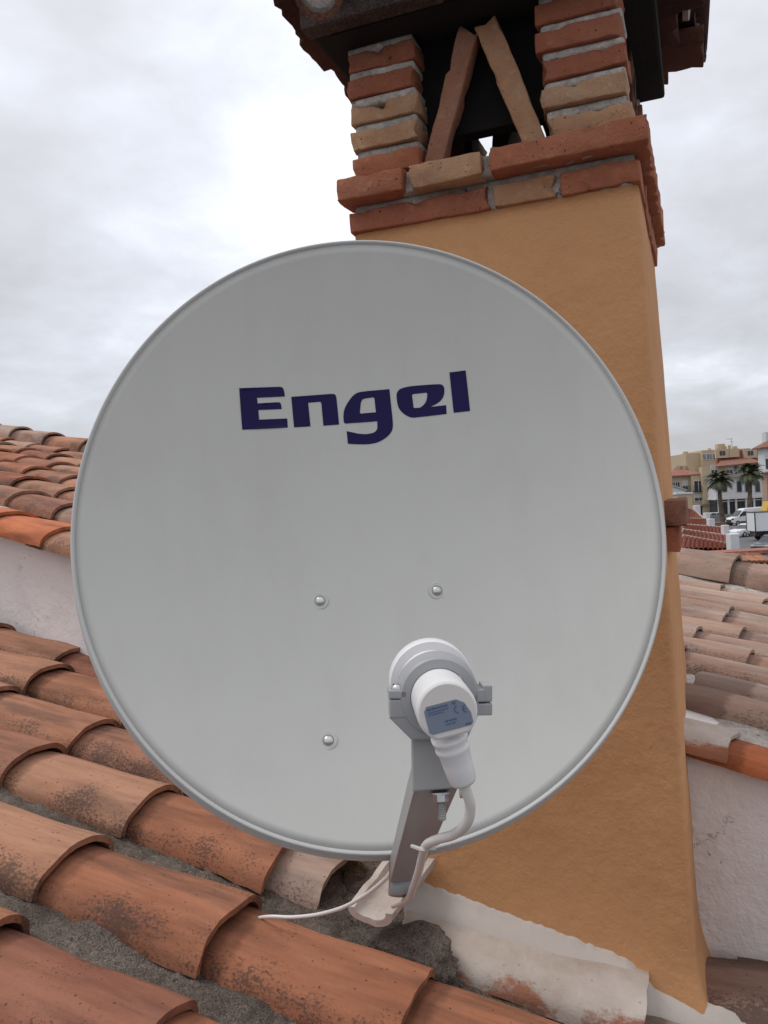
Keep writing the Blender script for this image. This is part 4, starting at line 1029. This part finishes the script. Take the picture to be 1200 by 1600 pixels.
# -- white building, red top storey
D3 = 160.0
ua, _ = z5(660, 780, D3); ub, _ = z5(1180, 780, D3); _, zw1 = z5(920, 572, D3); _, zw0 = z5(920, 775, D3); _, ze = z5(900, 440, D3)
b3 = empty('apartment_building', W((ua+ub)/2, D3+6, 0), 'white building with arched windows, dark ground floor glazing and red top storey behind the palms', 'building')
lbox(ua, ub, D3, D3+4, zw0, zw1).build('wall', M_bwhite, b3)
lbox(ua-0.9, ub, D3+4, D3+5.5, 0, ze).build('wall', M_bcream, b3)
lbox(ua-0.5, ub+0.3, D3-0.6, D3+3.9, zw1, zw1+0.25).build('terrace_slab', M_concrete, b3)
lbox(ua+0.2, ub, D3+0.6, D3+3.9, 0.0, zw0-0.35).build('ground_floor_glazing', M_glass, b3); lbox(ua-0.2, ub+0.2, D3-0.25, D3+4.05, zw0-0.34, zw0-0.003).build('fascia', M_bwhite, b3)
for x in (690, 790, 870, 975, 1060, 1150): u, z = z5(x, 800, D3); lbox(u-0.16, u+0.16, D3+0.1, D3+0.45, 0, zw0-0.35).build('column', M_frame, b3)
_, zm = z5(900, 815, D3); lbox(ua+0.3, ub, D3+0.48, D3+0.585, zm-0.12, zm+0.1).build('glazing_rail', M_frame, b3)
for x in (745, 900, 985, 1090):
    u, z = z5(x, 668, D3); hw = 0.42; h0 = 1.0
    pts = [(u-hw, z-h0), (u+hw, z-h0)] + [(u+hw*math.cos(PI*k/8), z+h0-0.35+0.42*math.sin(PI*k/8)) for k in range(9)]
    f = MB().prism([LF @ V((a, D3-0.07, b)) for a, b in [(u+(p-u)*1.3, z+(q-z)*1.1) for p, q in pts]], F0*0.08).build('window', M_gplastic, b3)
    MB().prism([LF @ V((a, D3-0.10, b)) for a, b in pts], F0*0.04).build('pane', M_glass, f)
# upper floor set back: windows and blinds
for x, bl in ((640, True), (795, True), (880, False), (930, True), (1075, False), (1130, True)):
    u, z = z5(x, 492, D3+4); window(b3, u, z, 1.25, 1.7, D3+4, 0, bl)
_, ztop = z5(900, 375, D3+4)
ur0, _ = z5(640, 440, D3+3.5)
mb = MB(); mb.add([LF @ V(v) for v in ((ur0, D3+2.8, ze), (ub+0.5, D3+2.8, ze+0.4), (ub+0.5, D3+7.5, ztop+0.2), (ur0+3.0, D3+7.5, ztop), (ur0, D3+2.8, ze-0.25), (ub+0.5, D3+2.8, ze+0.15), (ub+0.5, D3+7.5, ze-0.25), (ur0+3.0, D3+7.5, ze-0.25))],
    [(0, 1, 2, 3), (0, 4, 5, 1), (1, 5, 6, 2), (2, 6, 7, 3), (3, 7, 4, 0), (7, 6, 5, 4)]); mb.build('roof', M_roofb, b3)
uq, _ = z5(660, 300, D3+8); uq2, _ = z5(1085, 300, D3+8); _, zq = z5(880, 290, D3+8)
lbox(uq, uq2, D3+7.6, D3+8.6, ze, zq).build('red_storey', M_bred, b3)
for x in (723, 1015):
    u, z = z5(x, 318, D3+7); fr = lbox(u-1.3, u+1.3, D3+6.9, D3+7.58, z-1.0, z+0.75).build('dormer', M_bcream, b3)
    lbox(u-0.55, u-0.05, D3+6.84, D3+6.91, z-0.5, z+0.4).build('pane', M_glass, fr); lbox(u+0.05, u+0.55, D3+6.84, D3+6.91, z-0.5, z+0.4).build('pane', M_glass, fr)
u, z = z5(848, 325, D3+7); lbox(u-1.0, u+1.0, D3+6.9, D3+7.58, z-0.7, z+1.0).build('dormer', M_bcream, b3)
# -- white house with turret at the far right
D4 = 140.0
ua, zt_ = z5(1160, 260, D4); ub = ua+14
b4 = empty('house', W((ua+ub)/2, D4+5, 0), 'white villa with turret and dark window openings at the right edge of the photo', 'building')
_, zmid = z5(1180, 505, D4)
lbox(ua, ub, D4, D4+2.5, zmid, zt_).build('wall', M_bwhite, b4); lbox(ua+0.4, ub, D4+0.6, D4+2.3, 0, zmid-0.25).build('wall', plain('pinkish_facade', (0.42, 0.27, 0.2), 0.9), b4); lbox(ua-0.4, ub, D4-0.5, D4+2.6, zmid-0.25, zmid-0.002).build('cornice', M_bwhite, b4)
u, z = z5(1178, 215, D4); hip(b4, ua, ub, D4, D4+2.5, zt_+0.02, 1.2, M_roofb, ov=0.7)
ut, zt2_ = z5(1150, 180, D4+2); lbox(ut, ut+9, D4+1, D4+2.4, zt_, zt2_+1.2).build('turret', M_bwhite, b4)
for k in range(4): lbox(ut+0.5+k*1.0, ut+1.05+k*1.0, D4+0.95, D4+1.02, zt2_-1.1, zt2_+0.7).build('window', M_glass, b4)
lbox(ua+0.15, ua+1.2, D4-0.06, D4+0.02, zmid+0.3, zmid+2.0).build('window', M_glass, b4)
# -- little white gable house close to the chimney edge
D5 = 120.0
u0, z0 = z5(165, 655, D5); u1, z1 = z5(325, 705, D5)
b5 = empty('house', W((u0+u1)/2, D5+3, 0), 'small white gabled house just right of the chimney edge, below the cream building', 'building')
MB().prism([LF @ V(p) for p in ((u0-9, D5, 0), (u1+0.2, D5, 0), (u1+0.2, D5, z1-0.1), (u0, D5, z0), (u0-9, D5, z0-2.5))], F0*8).build('wall', M_bwhite, b5)
MB().prism([LF @ V(p) for p in ((u1+0.4, D5-0.2, z1-0.15), (u0, D5-0.2, z0+0.02), (u0-9, D5-0.2, z0-2.48), (u0-9, D5-0.2, z0-2.3), (u0, D5-0.2, z0+0.22), (u1+0.4, D5-0.2, z1+0.05))], F0*8.4).build('roof', M_gplastic, b5)
D6 = 112.0
u0, z0 = z5(250, 752, D6); u1, z1 = z5(330, 800, D6)
b6 = empty('house', W((u0+u1)/2, D6+3, 0), 'tiny cream roof house with arched top in front of the white gable', 'building')
lbox(u0, u1+1.0, D6, D6+4, 0, z0).build('wall', M_bcream, b6); lbox(u0-0.15, u1+1.15, D6-0.15, D6+4.1, z0, z0+0.25).build('parapet', M_bwhite, b6)
# -- low street walls, kerbs, pavement
def gbox(name, x0, x1, y, d, h, depth, mat, label, cat):
    u0, _ = z5(x0, y, d); u1, _ = z5(x1, y, d)
    o = lbox(u0, u1, d, d+depth, -0.02, h).build(name, mat, bevel=0.02); return tag(o, label, cat)
gbox('street_wall', 520, 830, 960, 138, 1.1, 0.4, M_concrete, 'low grey wall along the far side of the street in front of the palms', 'wall')
gbox('planter_wall', 600, 790, 1010, 122, 0.55, 0.6, plain('brown_planter', (0.2, 0.13, 0.09), 0.9), 'low brown planter wall left of the white van', 'wall')
o = MB().add([W(-70, 150, 0.13), W(110, 150, 0.13), W(110, 159, 0.13), W(-70, 159, 0.13), W(-70, 150, 0), W(110, 150, 0)], [(0, 1, 2, 3), (4, 5, 1, 0)]).build('pavement', M_concrete); tag(o, kind='structure')
mb = MB()
for k in range(8): mb.add([W(34+k*9, 77, 0.006), W(39+k*9, 77, 0.006), W(39+k*9, 77.25, 0.006), W(34+k*9, 77.25, 0.006)], [(0, 1, 2, 3)])
tag(mb.build('road_markings', plain('road_paint', (0.6, 0.6, 0.58), 0.7)), kind='structure')
# -- palms
def palm(x, ybase, ytop, d, label, seed):
    rnd = random.Random(seed); u, _ = z5(x, ybase, d); _, zt = z5(x, ytop, d)
    p = empty('palm_tree', W(u, d, 0), label, 'palm tree', 'palms along the street')
    pts = [W(u+0.25*math.sin(k/9*2.2+seed), d, zt*k/9) for k in range(10)]
    mb = MB(); rs = [0.42-0.022*k for k in range(10)]; fine = smoothpts(pts, 4); mb.tube(fine, [0.42-0.18*i/(len(fine)-1)+(0.03 if i % 2 else 0) for i in range(len(fine))], n=10); mb.build('trunk', M_trunk, p, smooth=True)
    top = pts[-1]
    # skirt of dead leaves
    mb = MB(); mb.lathe([(0.2, -1.3), (0.55, -0.7), (0.6, -0.2), (0.3, 0.15)], Matrix.Translation(top), n=12); mb.build('leaf_skirt', M_trunk, p)
    for k in range(60):
        az = rnd.uniform(0, 2*PI); el = rnd.uniform(-0.45, 1.4); L = rnd.uniform(2.0, 2.8)*(0.85 if el > 1 else 1)
        dr = V((math.cos(az), math.sin(az), 0)); vs = []; fs = []; c = []
        for i in range(9):
            s_ = i/8; ang = el - s_*s_*1.25; 
            c.append((c[-1][0] + math.cos(ang)*L/8, c[-1][1] + math.sin(ang)*L/8) if c else (0, 0))
        sdv = V((-dr.y, dr.x, 0))
        for i in range(1, 9):
            a = top + dr*c[i][0] + V((0, 0, c[i][1])); b = top + dr*c[i-1][0] + V((0, 0, c[i-1][1])); tdir = (a-b).normalized()
            wl = 1.0*math.sin(PI*min(1, (i+0.6)/9.2))+0.1
            for sg in (-1, 1):
                for h in (0, 1):
                    q = b.lerp(a, h*0.5); o_ = len(vs)
                    tip = q + sdv*sg*wl*0.8 + tdir*0.45 + V((0, 0, -0.25*wl+rnd.uniform(-.08, .08)))
                    vs += [q, q+tdir*0.20, tip]; fs.append((o_, o_+1, o_+2))
            o_ = len(vs); vs += [b+sdv*0.03, b-sdv*0.03, a-sdv*0.02, a+sdv*0.02]; fs.append((o_, o_+1, o_+2, o_+3))
        link('frond', pydata('frond', vs, fs), M_frond, p)
palm(722, 935, 600, 133, 'left palm of the two along the street, in front of the cream shopfront', 3)
palm(1018, 860, 530, 131, 'right palm of the two along the street, taller, in front of the white arched windows', 5)
# -- vehicles
def wheel(par, x, y, r, wd=0.22):
    M = Matrix.Translation((x, y, r)) @ Matrix.Rotation(PI/2, 4, 'X'); M = par.matrix_world_local @ M if hasattr(par, 'matrix_world_local') else M
    return M
def vehicle(name, x, y, d, yaw, label, cat):
    u, _ = z5(x, y, d); e_ = empty(name, W(u, d, 0), label, cat); e_.rotation_euler = (0, 0, TH+yaw); bpy.context.view_layer.update(); return e_
def vpart(name, mb, mat, par, root, **k):
    Mr = Matrix.LocRotScale(root.location, root.rotation_euler, None); mb.v = [Mr @ v for v in mb.v]; return mb.build(name, mat, par, **k)
def add_wheels(root, xs, hw, r):
    for x in xs:
        for sg in (-1, 1):
            M = Matrix.Translation((x, sg*hw, r)) @ Matrix.Rotation(PI/2*sg, 4, 'X')
            t_ = vpart('wheel', MB().lathe([(0.0001, 0.1), (r*0.62, 0.1), (r*0.95, 0.09), (r, 0.05), (r, -0.1), (0.0001, -0.1)], M, n=18), M_tyre, root, root, auto=True)
            vpart('rim', MB().lathe([(0.0001, -0.118), (r*0.55, -0.108), (r*0.6, -0.09), (0.0001, -0.09)], M, n=14), M_rim, t_, root)
def profile(root, name, pts, w0, mat, bev=0.06, tumble=None):
    mb = MB(); n = len(pts); vs = []
    for sg in (-1, 1):
        for (x, z) in pts: vs.append(V((x, sg*(w0 - (tumble(z) if tumble else 0)), z)))
    fs = [tuple(range(n)), tuple(range(2*n-1, n-1, -1))] + [(i, (i+1) % n, (i+1) % n+n, i+n) for i in range(n)]
    return vpart(name, mb.add(vs, fs), mat, root, root, bevel=bev, seg=2)
# panel van, nose to the left
vn = vehicle('panel_van', 975, 1050, 122, math.radians(8), 'white high roofed panel van parked across the street, nose to the left', 'van')
vp = [(-2.7, 0.35), (-2.75, 0.95), (-2.55, 1.12), (-1.75, 1.32), (-1.0, 2.15), (-0.55, 2.42), (2.6, 2.5), (2.75, 2.3), (2.75, 0.35)]
tb = lambda z: 0.14*max(0, z-1.1)
bd_ = profile(vn, 'body', vp, 0.98, M_vwhite, 0.07, tb)
for sg in (-1, 1):
    yy = sg*0.975
    vpart('side_window', MB().prism([(-1.62, yy-sg*0.06, 1.36), (-0.35, yy-sg*0.06, 1.40), (-0.35, yy-sg*0.14, 2.0), (-0.95, yy-sg*0.14, 2.0)], V((0, sg*0.05, 0))), M_glass, bd_, vn)
    vpart('sill', MB().box((-1.5, yy-0.03, 0.36), (1.5, yy+0.03, 0.6)), M_vtrim, bd_, vn)
    vpart('mirror', MB().box((-1.55, yy+sg*0.0, 1.3), (-1.4, yy+sg*0.22, 1.65)), M_vtrim, bd_, vn, bevel=0.03)
    vpart('headlight', MB().box((-2.765, sg*0.85-0.13, 0.82), (-2.5, sg*0.85+0.13, 1.08)), M_glass, vn, vn, bevel=0.04)
vpart('windscreen', MB().prism([(-1.80, -0.80, 1.34), (-1.80, 0.80, 1.34), (-1.06, 0.72, 2.12), (-1.06, -0.72, 2.12)], V((-0.045, 0, 0.04))), M_glass, bd_, vn)
vpart('grille', MB().box((-2.79, -0.6, 0.45), (-2.7, 0.6, 0.88)), M_vtrim, vn, vn); vpart('bumper', MB().box((-2.82, -0.97, 0.30), (-2.4, 0.97, 0.55)), M_vtrim, vn, vn, bevel=0.06)
add_wheels(vn, (-1.9, 1.7), 0.9, 0.36)
def car(name, x, y, d, yaw, label, mat):
    c_ = vehicle(name, x, y, d, yaw, label, 'car')
    b_ = profile(c_, 'body', [(-2.05, 0.3), (-2.1, 0.62), (-1.95, 0.80), (-1.1, 0.92), (1.75, 0.98), (2.02, 0.85), (2.05, 0.3)], 0.86, mat, 0.09)
    profile(c_, 'glasshouse', [(-1.15, 0.90), (-0.45, 1.36), (1.15, 1.38), (1.85, 0.95)], 0.80, M_glass, 0.05, lambda z: 0.35*max(0, z-0.92))
    profile(c_, 'roof', [(-0.5, 1.35), (-0.3, 1.45), (1.0, 1.46), (1.25, 1.36)], 0.66, mat, 0.03)
    for sg in (-1, 1):
        vpart('headlight', MB().box((-2.12, sg*0.66-0.16, 0.58), (-1.9, sg*0.66+0.16, 0.74)), M_frame, c_, c_, bevel=0.03)
        vpart('tail_light', MB().box((1.9, sg*0.70-0.12, 0.66), (2.07, sg*0.70+0.12, 0.85)), M_lamp_r, c_, c_, bevel=0.02)
        for xx in (-0.5, 0.45, 1.2): vpart('pillar', MB().box((xx-0.04, sg*0.72-0.07, 0.9), (xx+0.04, sg*0.72+0.07, 1.38)), mat, c_, c_)
    vpart('bumper', MB().box((-2.14, -0.84, 0.28), (-1.95, 0.84, 0.5)), mat, c_, c_, bevel=0.05)
    add_wheels(c_, (-1.3, 1.3), 0.78, 0.31); return c_
car('parked_car', 985, 1190, 95, math.radians(24), 'small white car on the street between the van and the box truck', M_vwhite)
car('parked_car', 1255, 1300, 72, math.radians(35), 'dark grey car at the right edge of the photo beside the box truck', M_vgrey)
car('parked_car', 625, 985, 140, math.radians(-5), 'silver white car parked behind the white roof posts, left of the palms', M_vwhite)
# box truck seen from behind
bt = vehicle('box_truck', 1335, 1250, 87, math.radians(-2), 'white box truck standing on the street at the right, seen from its rear corner', 'truck')
vpart('cargo_box', MB().box((-3.0, -1.1, 0.95), (1.6, 1.1, 3.0)), M_vwhite, bt, bt, bevel=0.03)
for z_ in (0.95, 2.94): vpart('box_rail', MB().box((-3.03, -1.13, z_), (1.63, 1.13, z_+0.08)), M_vtrim, bt, bt)
for x_, y_ in ((-3.0, -1.1), (-3.0, 1.1), (1.6, -1.1), (1.6, 1.1)): vpart('corner_post', MB().box((x_-0.045, y_-0.045, 1.03), (x_+0.045, y_+0.045, 2.94)), M_vtrim, bt, bt)
vpart('chassis', MB().box((-2.9, -0.7, 0.5), (3.3, 0.7, 0.94)), M_vtrim, bt, bt); vpart('cab', MB().prism([(1.75, -1.0, 0.5), (3.6, -1.0, 0.5), (3.55, -1.0, 1.4), (3.0, -1.0, 2.4), (1.75, -1.0, 2.45)], V((0, 2.0, 0))), M_vwhite, bt, bt, bevel=0.06)
add_wheels(bt, (-1.9, 2.6), 0.9, 0.42)
for sg in (-1, 1): vpart('tail_light', MB().box((-3.06, sg*0.9-0.12, 0.7), (-2.95, sg*0.9+0.12, 0.85)), M_lamp_r, bt, bt)
# yellow and red vehicle behind the truck
yv = vehicle('recovery_truck', 1190, 950, 118, math.radians(0), 'yellow and red vehicle partly visible above the box truck at the right edge', 'truck')
vpart('body', MB().box((-0.6, -1, 0.9), (5, 1, 2.0)), M_lamp_r, yv, yv, bevel=0.08); vpart('cab', MB().prism([(-0.5, -0.95, 2.0), (3.2, -0.95, 2.0), (2.9, -0.95, 3.3), (-0.1, -0.95, 3.3)], V((0, 1.9, 0))), M_yel, yv, yv, bevel=0.08)
vpart('window', MB().prism([(0.2, -0.99, 2.3), (1.4, -0.99, 2.3), (1.3, -0.99, 3.0), (0.4, -0.99, 3.0)], V((0, 0.06, 0))), M_glass, yv, yv); add_wheels(yv, (0.3, 4.0), 0.9, 0.45)
# -- stepped red roofs of the lower terrace, white verges and parapet posts
M_terr = plain('clean_red_roof_tile', (0.33, 0.12, 0.075), 0.85, var=0.25, scale=25)
def terrace(q4, d0, d1, nrow, label, seed):
    """roof slope between four photo points: near left, near right (eaves, distance d0), far left, far right (distance d1)"""
    P4 = [LF @ V((z5(x, y, d)[0], d, z5(x, y, d)[1])) for (x, y), d in zip(q4, (d0, d0, d1, d1))]
    A, B, Cc, Dd = P4; nn = (B-A).cross(Cc-A).normalized(); nn = nn if nn.z > 0 else -nn
    root = empty('terraced_house', ((A+B)/2).xy.to_3d(), label, 'house', 'red roofed houses stepping down to the street')
    ns = nrow*8; nm = max(3, int((Cc-A).length/0.36)); vs = []; fs = []
    for j in range(nm*2+1):
        jj = j//2; v = min(1, (jj + (j % 2)*0.999)/nm); lift = 0.02 if j % 2 == 0 else 0.0
        for i in range(ns+1):
            u = i/ns; w_ = abs(math.sin(PI*(i % 8)/8))**0.8
            vs.append((A.lerp(B, u)).lerp(Cc.lerp(Dd, u), v) + nn*(0.10*w_ + lift + 0.02*noise.noise(V((i//8*3.1, jj*2.3, seed)))))
    for j in range(nm*2):
        for i in range(ns): a = j*(ns+1)+i; fs.append((a, a+1, a+ns+2, a+ns+1))
    o = link('tile_courses', pydata('tile_courses', vs, fs), M_terr, root); o['kind'] = 'stuff'
    base = [A - nn*0.03, B - nn*0.03, Dd - nn*0.03, Cc - nn*0.03]; low = [V((p.x, p.y, 0)) for p in base]
    MB().add(base+low, [(0, 1, 2, 3), (0, 4, 5, 1), (1, 5, 6, 2), (2, 6, 7, 3), (3, 7, 4, 0)]).build('wall', M_verge, root)
    for (p, q) in ((B, Dd), (Cc, Dd)):
        dr = (q-p).normalized(); MB().box((0, -0.08, -0.05), ((q-p).length, 0.08, 0.11), frame(p, dr, nn)).build('verge', M_verge, root, bevel=0.02)
M_verge = stucco('lime_washed_verge', (0.5, 0.45, 0.41), (0.4, 0.35, 0.31))
terrace(((280, 1335), (870, 1345), (310, 1195), (835, 1290)), 26.0, 32.0, 12, 'nearest red tiled roof of the lower terrace with pale verge, beside the white post', 1)
terrace(((300, 1195), (790, 1285), (310, 1130), (770, 1195)), 33.0, 38.0, 11, 'second red tiled roof of the lower terrace, behind the nearest one', 2)
terrace(((305, 1140), (740, 1190), (320, 1075), (735, 1105)), 40.0, 46.0, 11, 'third red tiled roof of the lower terrace with a grey white end', 3)
terrace(((330, 1085), (590, 1095), (370, 1010), (565, 1015)), 49.0, 58.0, 8, 'fourth red tiled roof, left of the tall white post', 4)
terrace(((330, 1015), (545, 1025), (360, 900), (440, 930)), 62.0, 76.0, 8, 'farthest red tiled roof in the stepped terrace', 5)
def post(x0, x1, yt, yb, d, label):
    u0, z1 = z5(x0, yt, d); u1, z0 = z5(x1, yb, d)
    mb = lbox(u0, u1, d, d+(u1-u0)*1.3, z0-2.0, z1-0.12); o = mb.build('chimney_post', M_bwhite, None, bevel=0.02)
    tag(o, label, 'post', 'white parapet posts'); return o
post(805, 910, 1125, 1355, 25.6, 'large white capped post at the end of the nearest red roof')
post(735, 800, 1045, 1180, 38, 'greyish white post at the end of the third red roof')
post(585, 650, 985, 1085, 47, 'narrow white post beside the fourth red roof')
post(545, 600, 925, 1000, 58, 'small white post near the far red roofs and the parked silver car')
post(440, 500, 850, 950, 75, 'farthest pale post, against the cream building')
# -- nearby white parapet with a few red tiles, lower right corner of the view
nearp = empty('parapet_wall', at(1185, 880, 11), 'white parapet wall with red coping tiles just past the pinkish roof, right edge', 'wall')
d = 11.0; u0, z0 = z5(640, 1395, d); u1, z1 = z5(1160, 1378, d); u2 = u1+3
MB().prism([LF @ V(p) for p in ((u0-1.5, d, z0-1.2), (u2, d, z0-1.2), (u2, d, z1+0.02), (u1, d, z1), (u0-1.5, d, z0))], F0*0.25).build('wall', M_bwhite, nearp)
MB().prism([LF @ V(p) for p in ((u0-1.5, d-0.06, z0+0.002), (u2, d-0.06, z1+0.022), (u2, d-0.06, z1+0.07), (u0-1.5, d-0.06, z0+0.05))], F0*0.4).build('coping', M_terr, nearp)
post(1155, 1260, 1340, 1480, 10.4, 'white post at the right edge beside the red coping tiles')
nt = [tile_mesh('coping_tile', L=0.30, w0=0.11, w1=0.13, h0=0.05, h1=0.06, nl=3, na=10, seed=80+s_) for s_ in range(2)]
for me in nt: me.materials.append(M_tile)
for k in range(8):
    u, z = z5(845+k*52, 1440, 8.6); mm = frame(LF @ V((u, 8.9, z+0.02)), -F0 + V((0, 0, -0.25)), V((0, 0, 1))); link('coping_tile', nt[k % 2], None, nearp, mm)
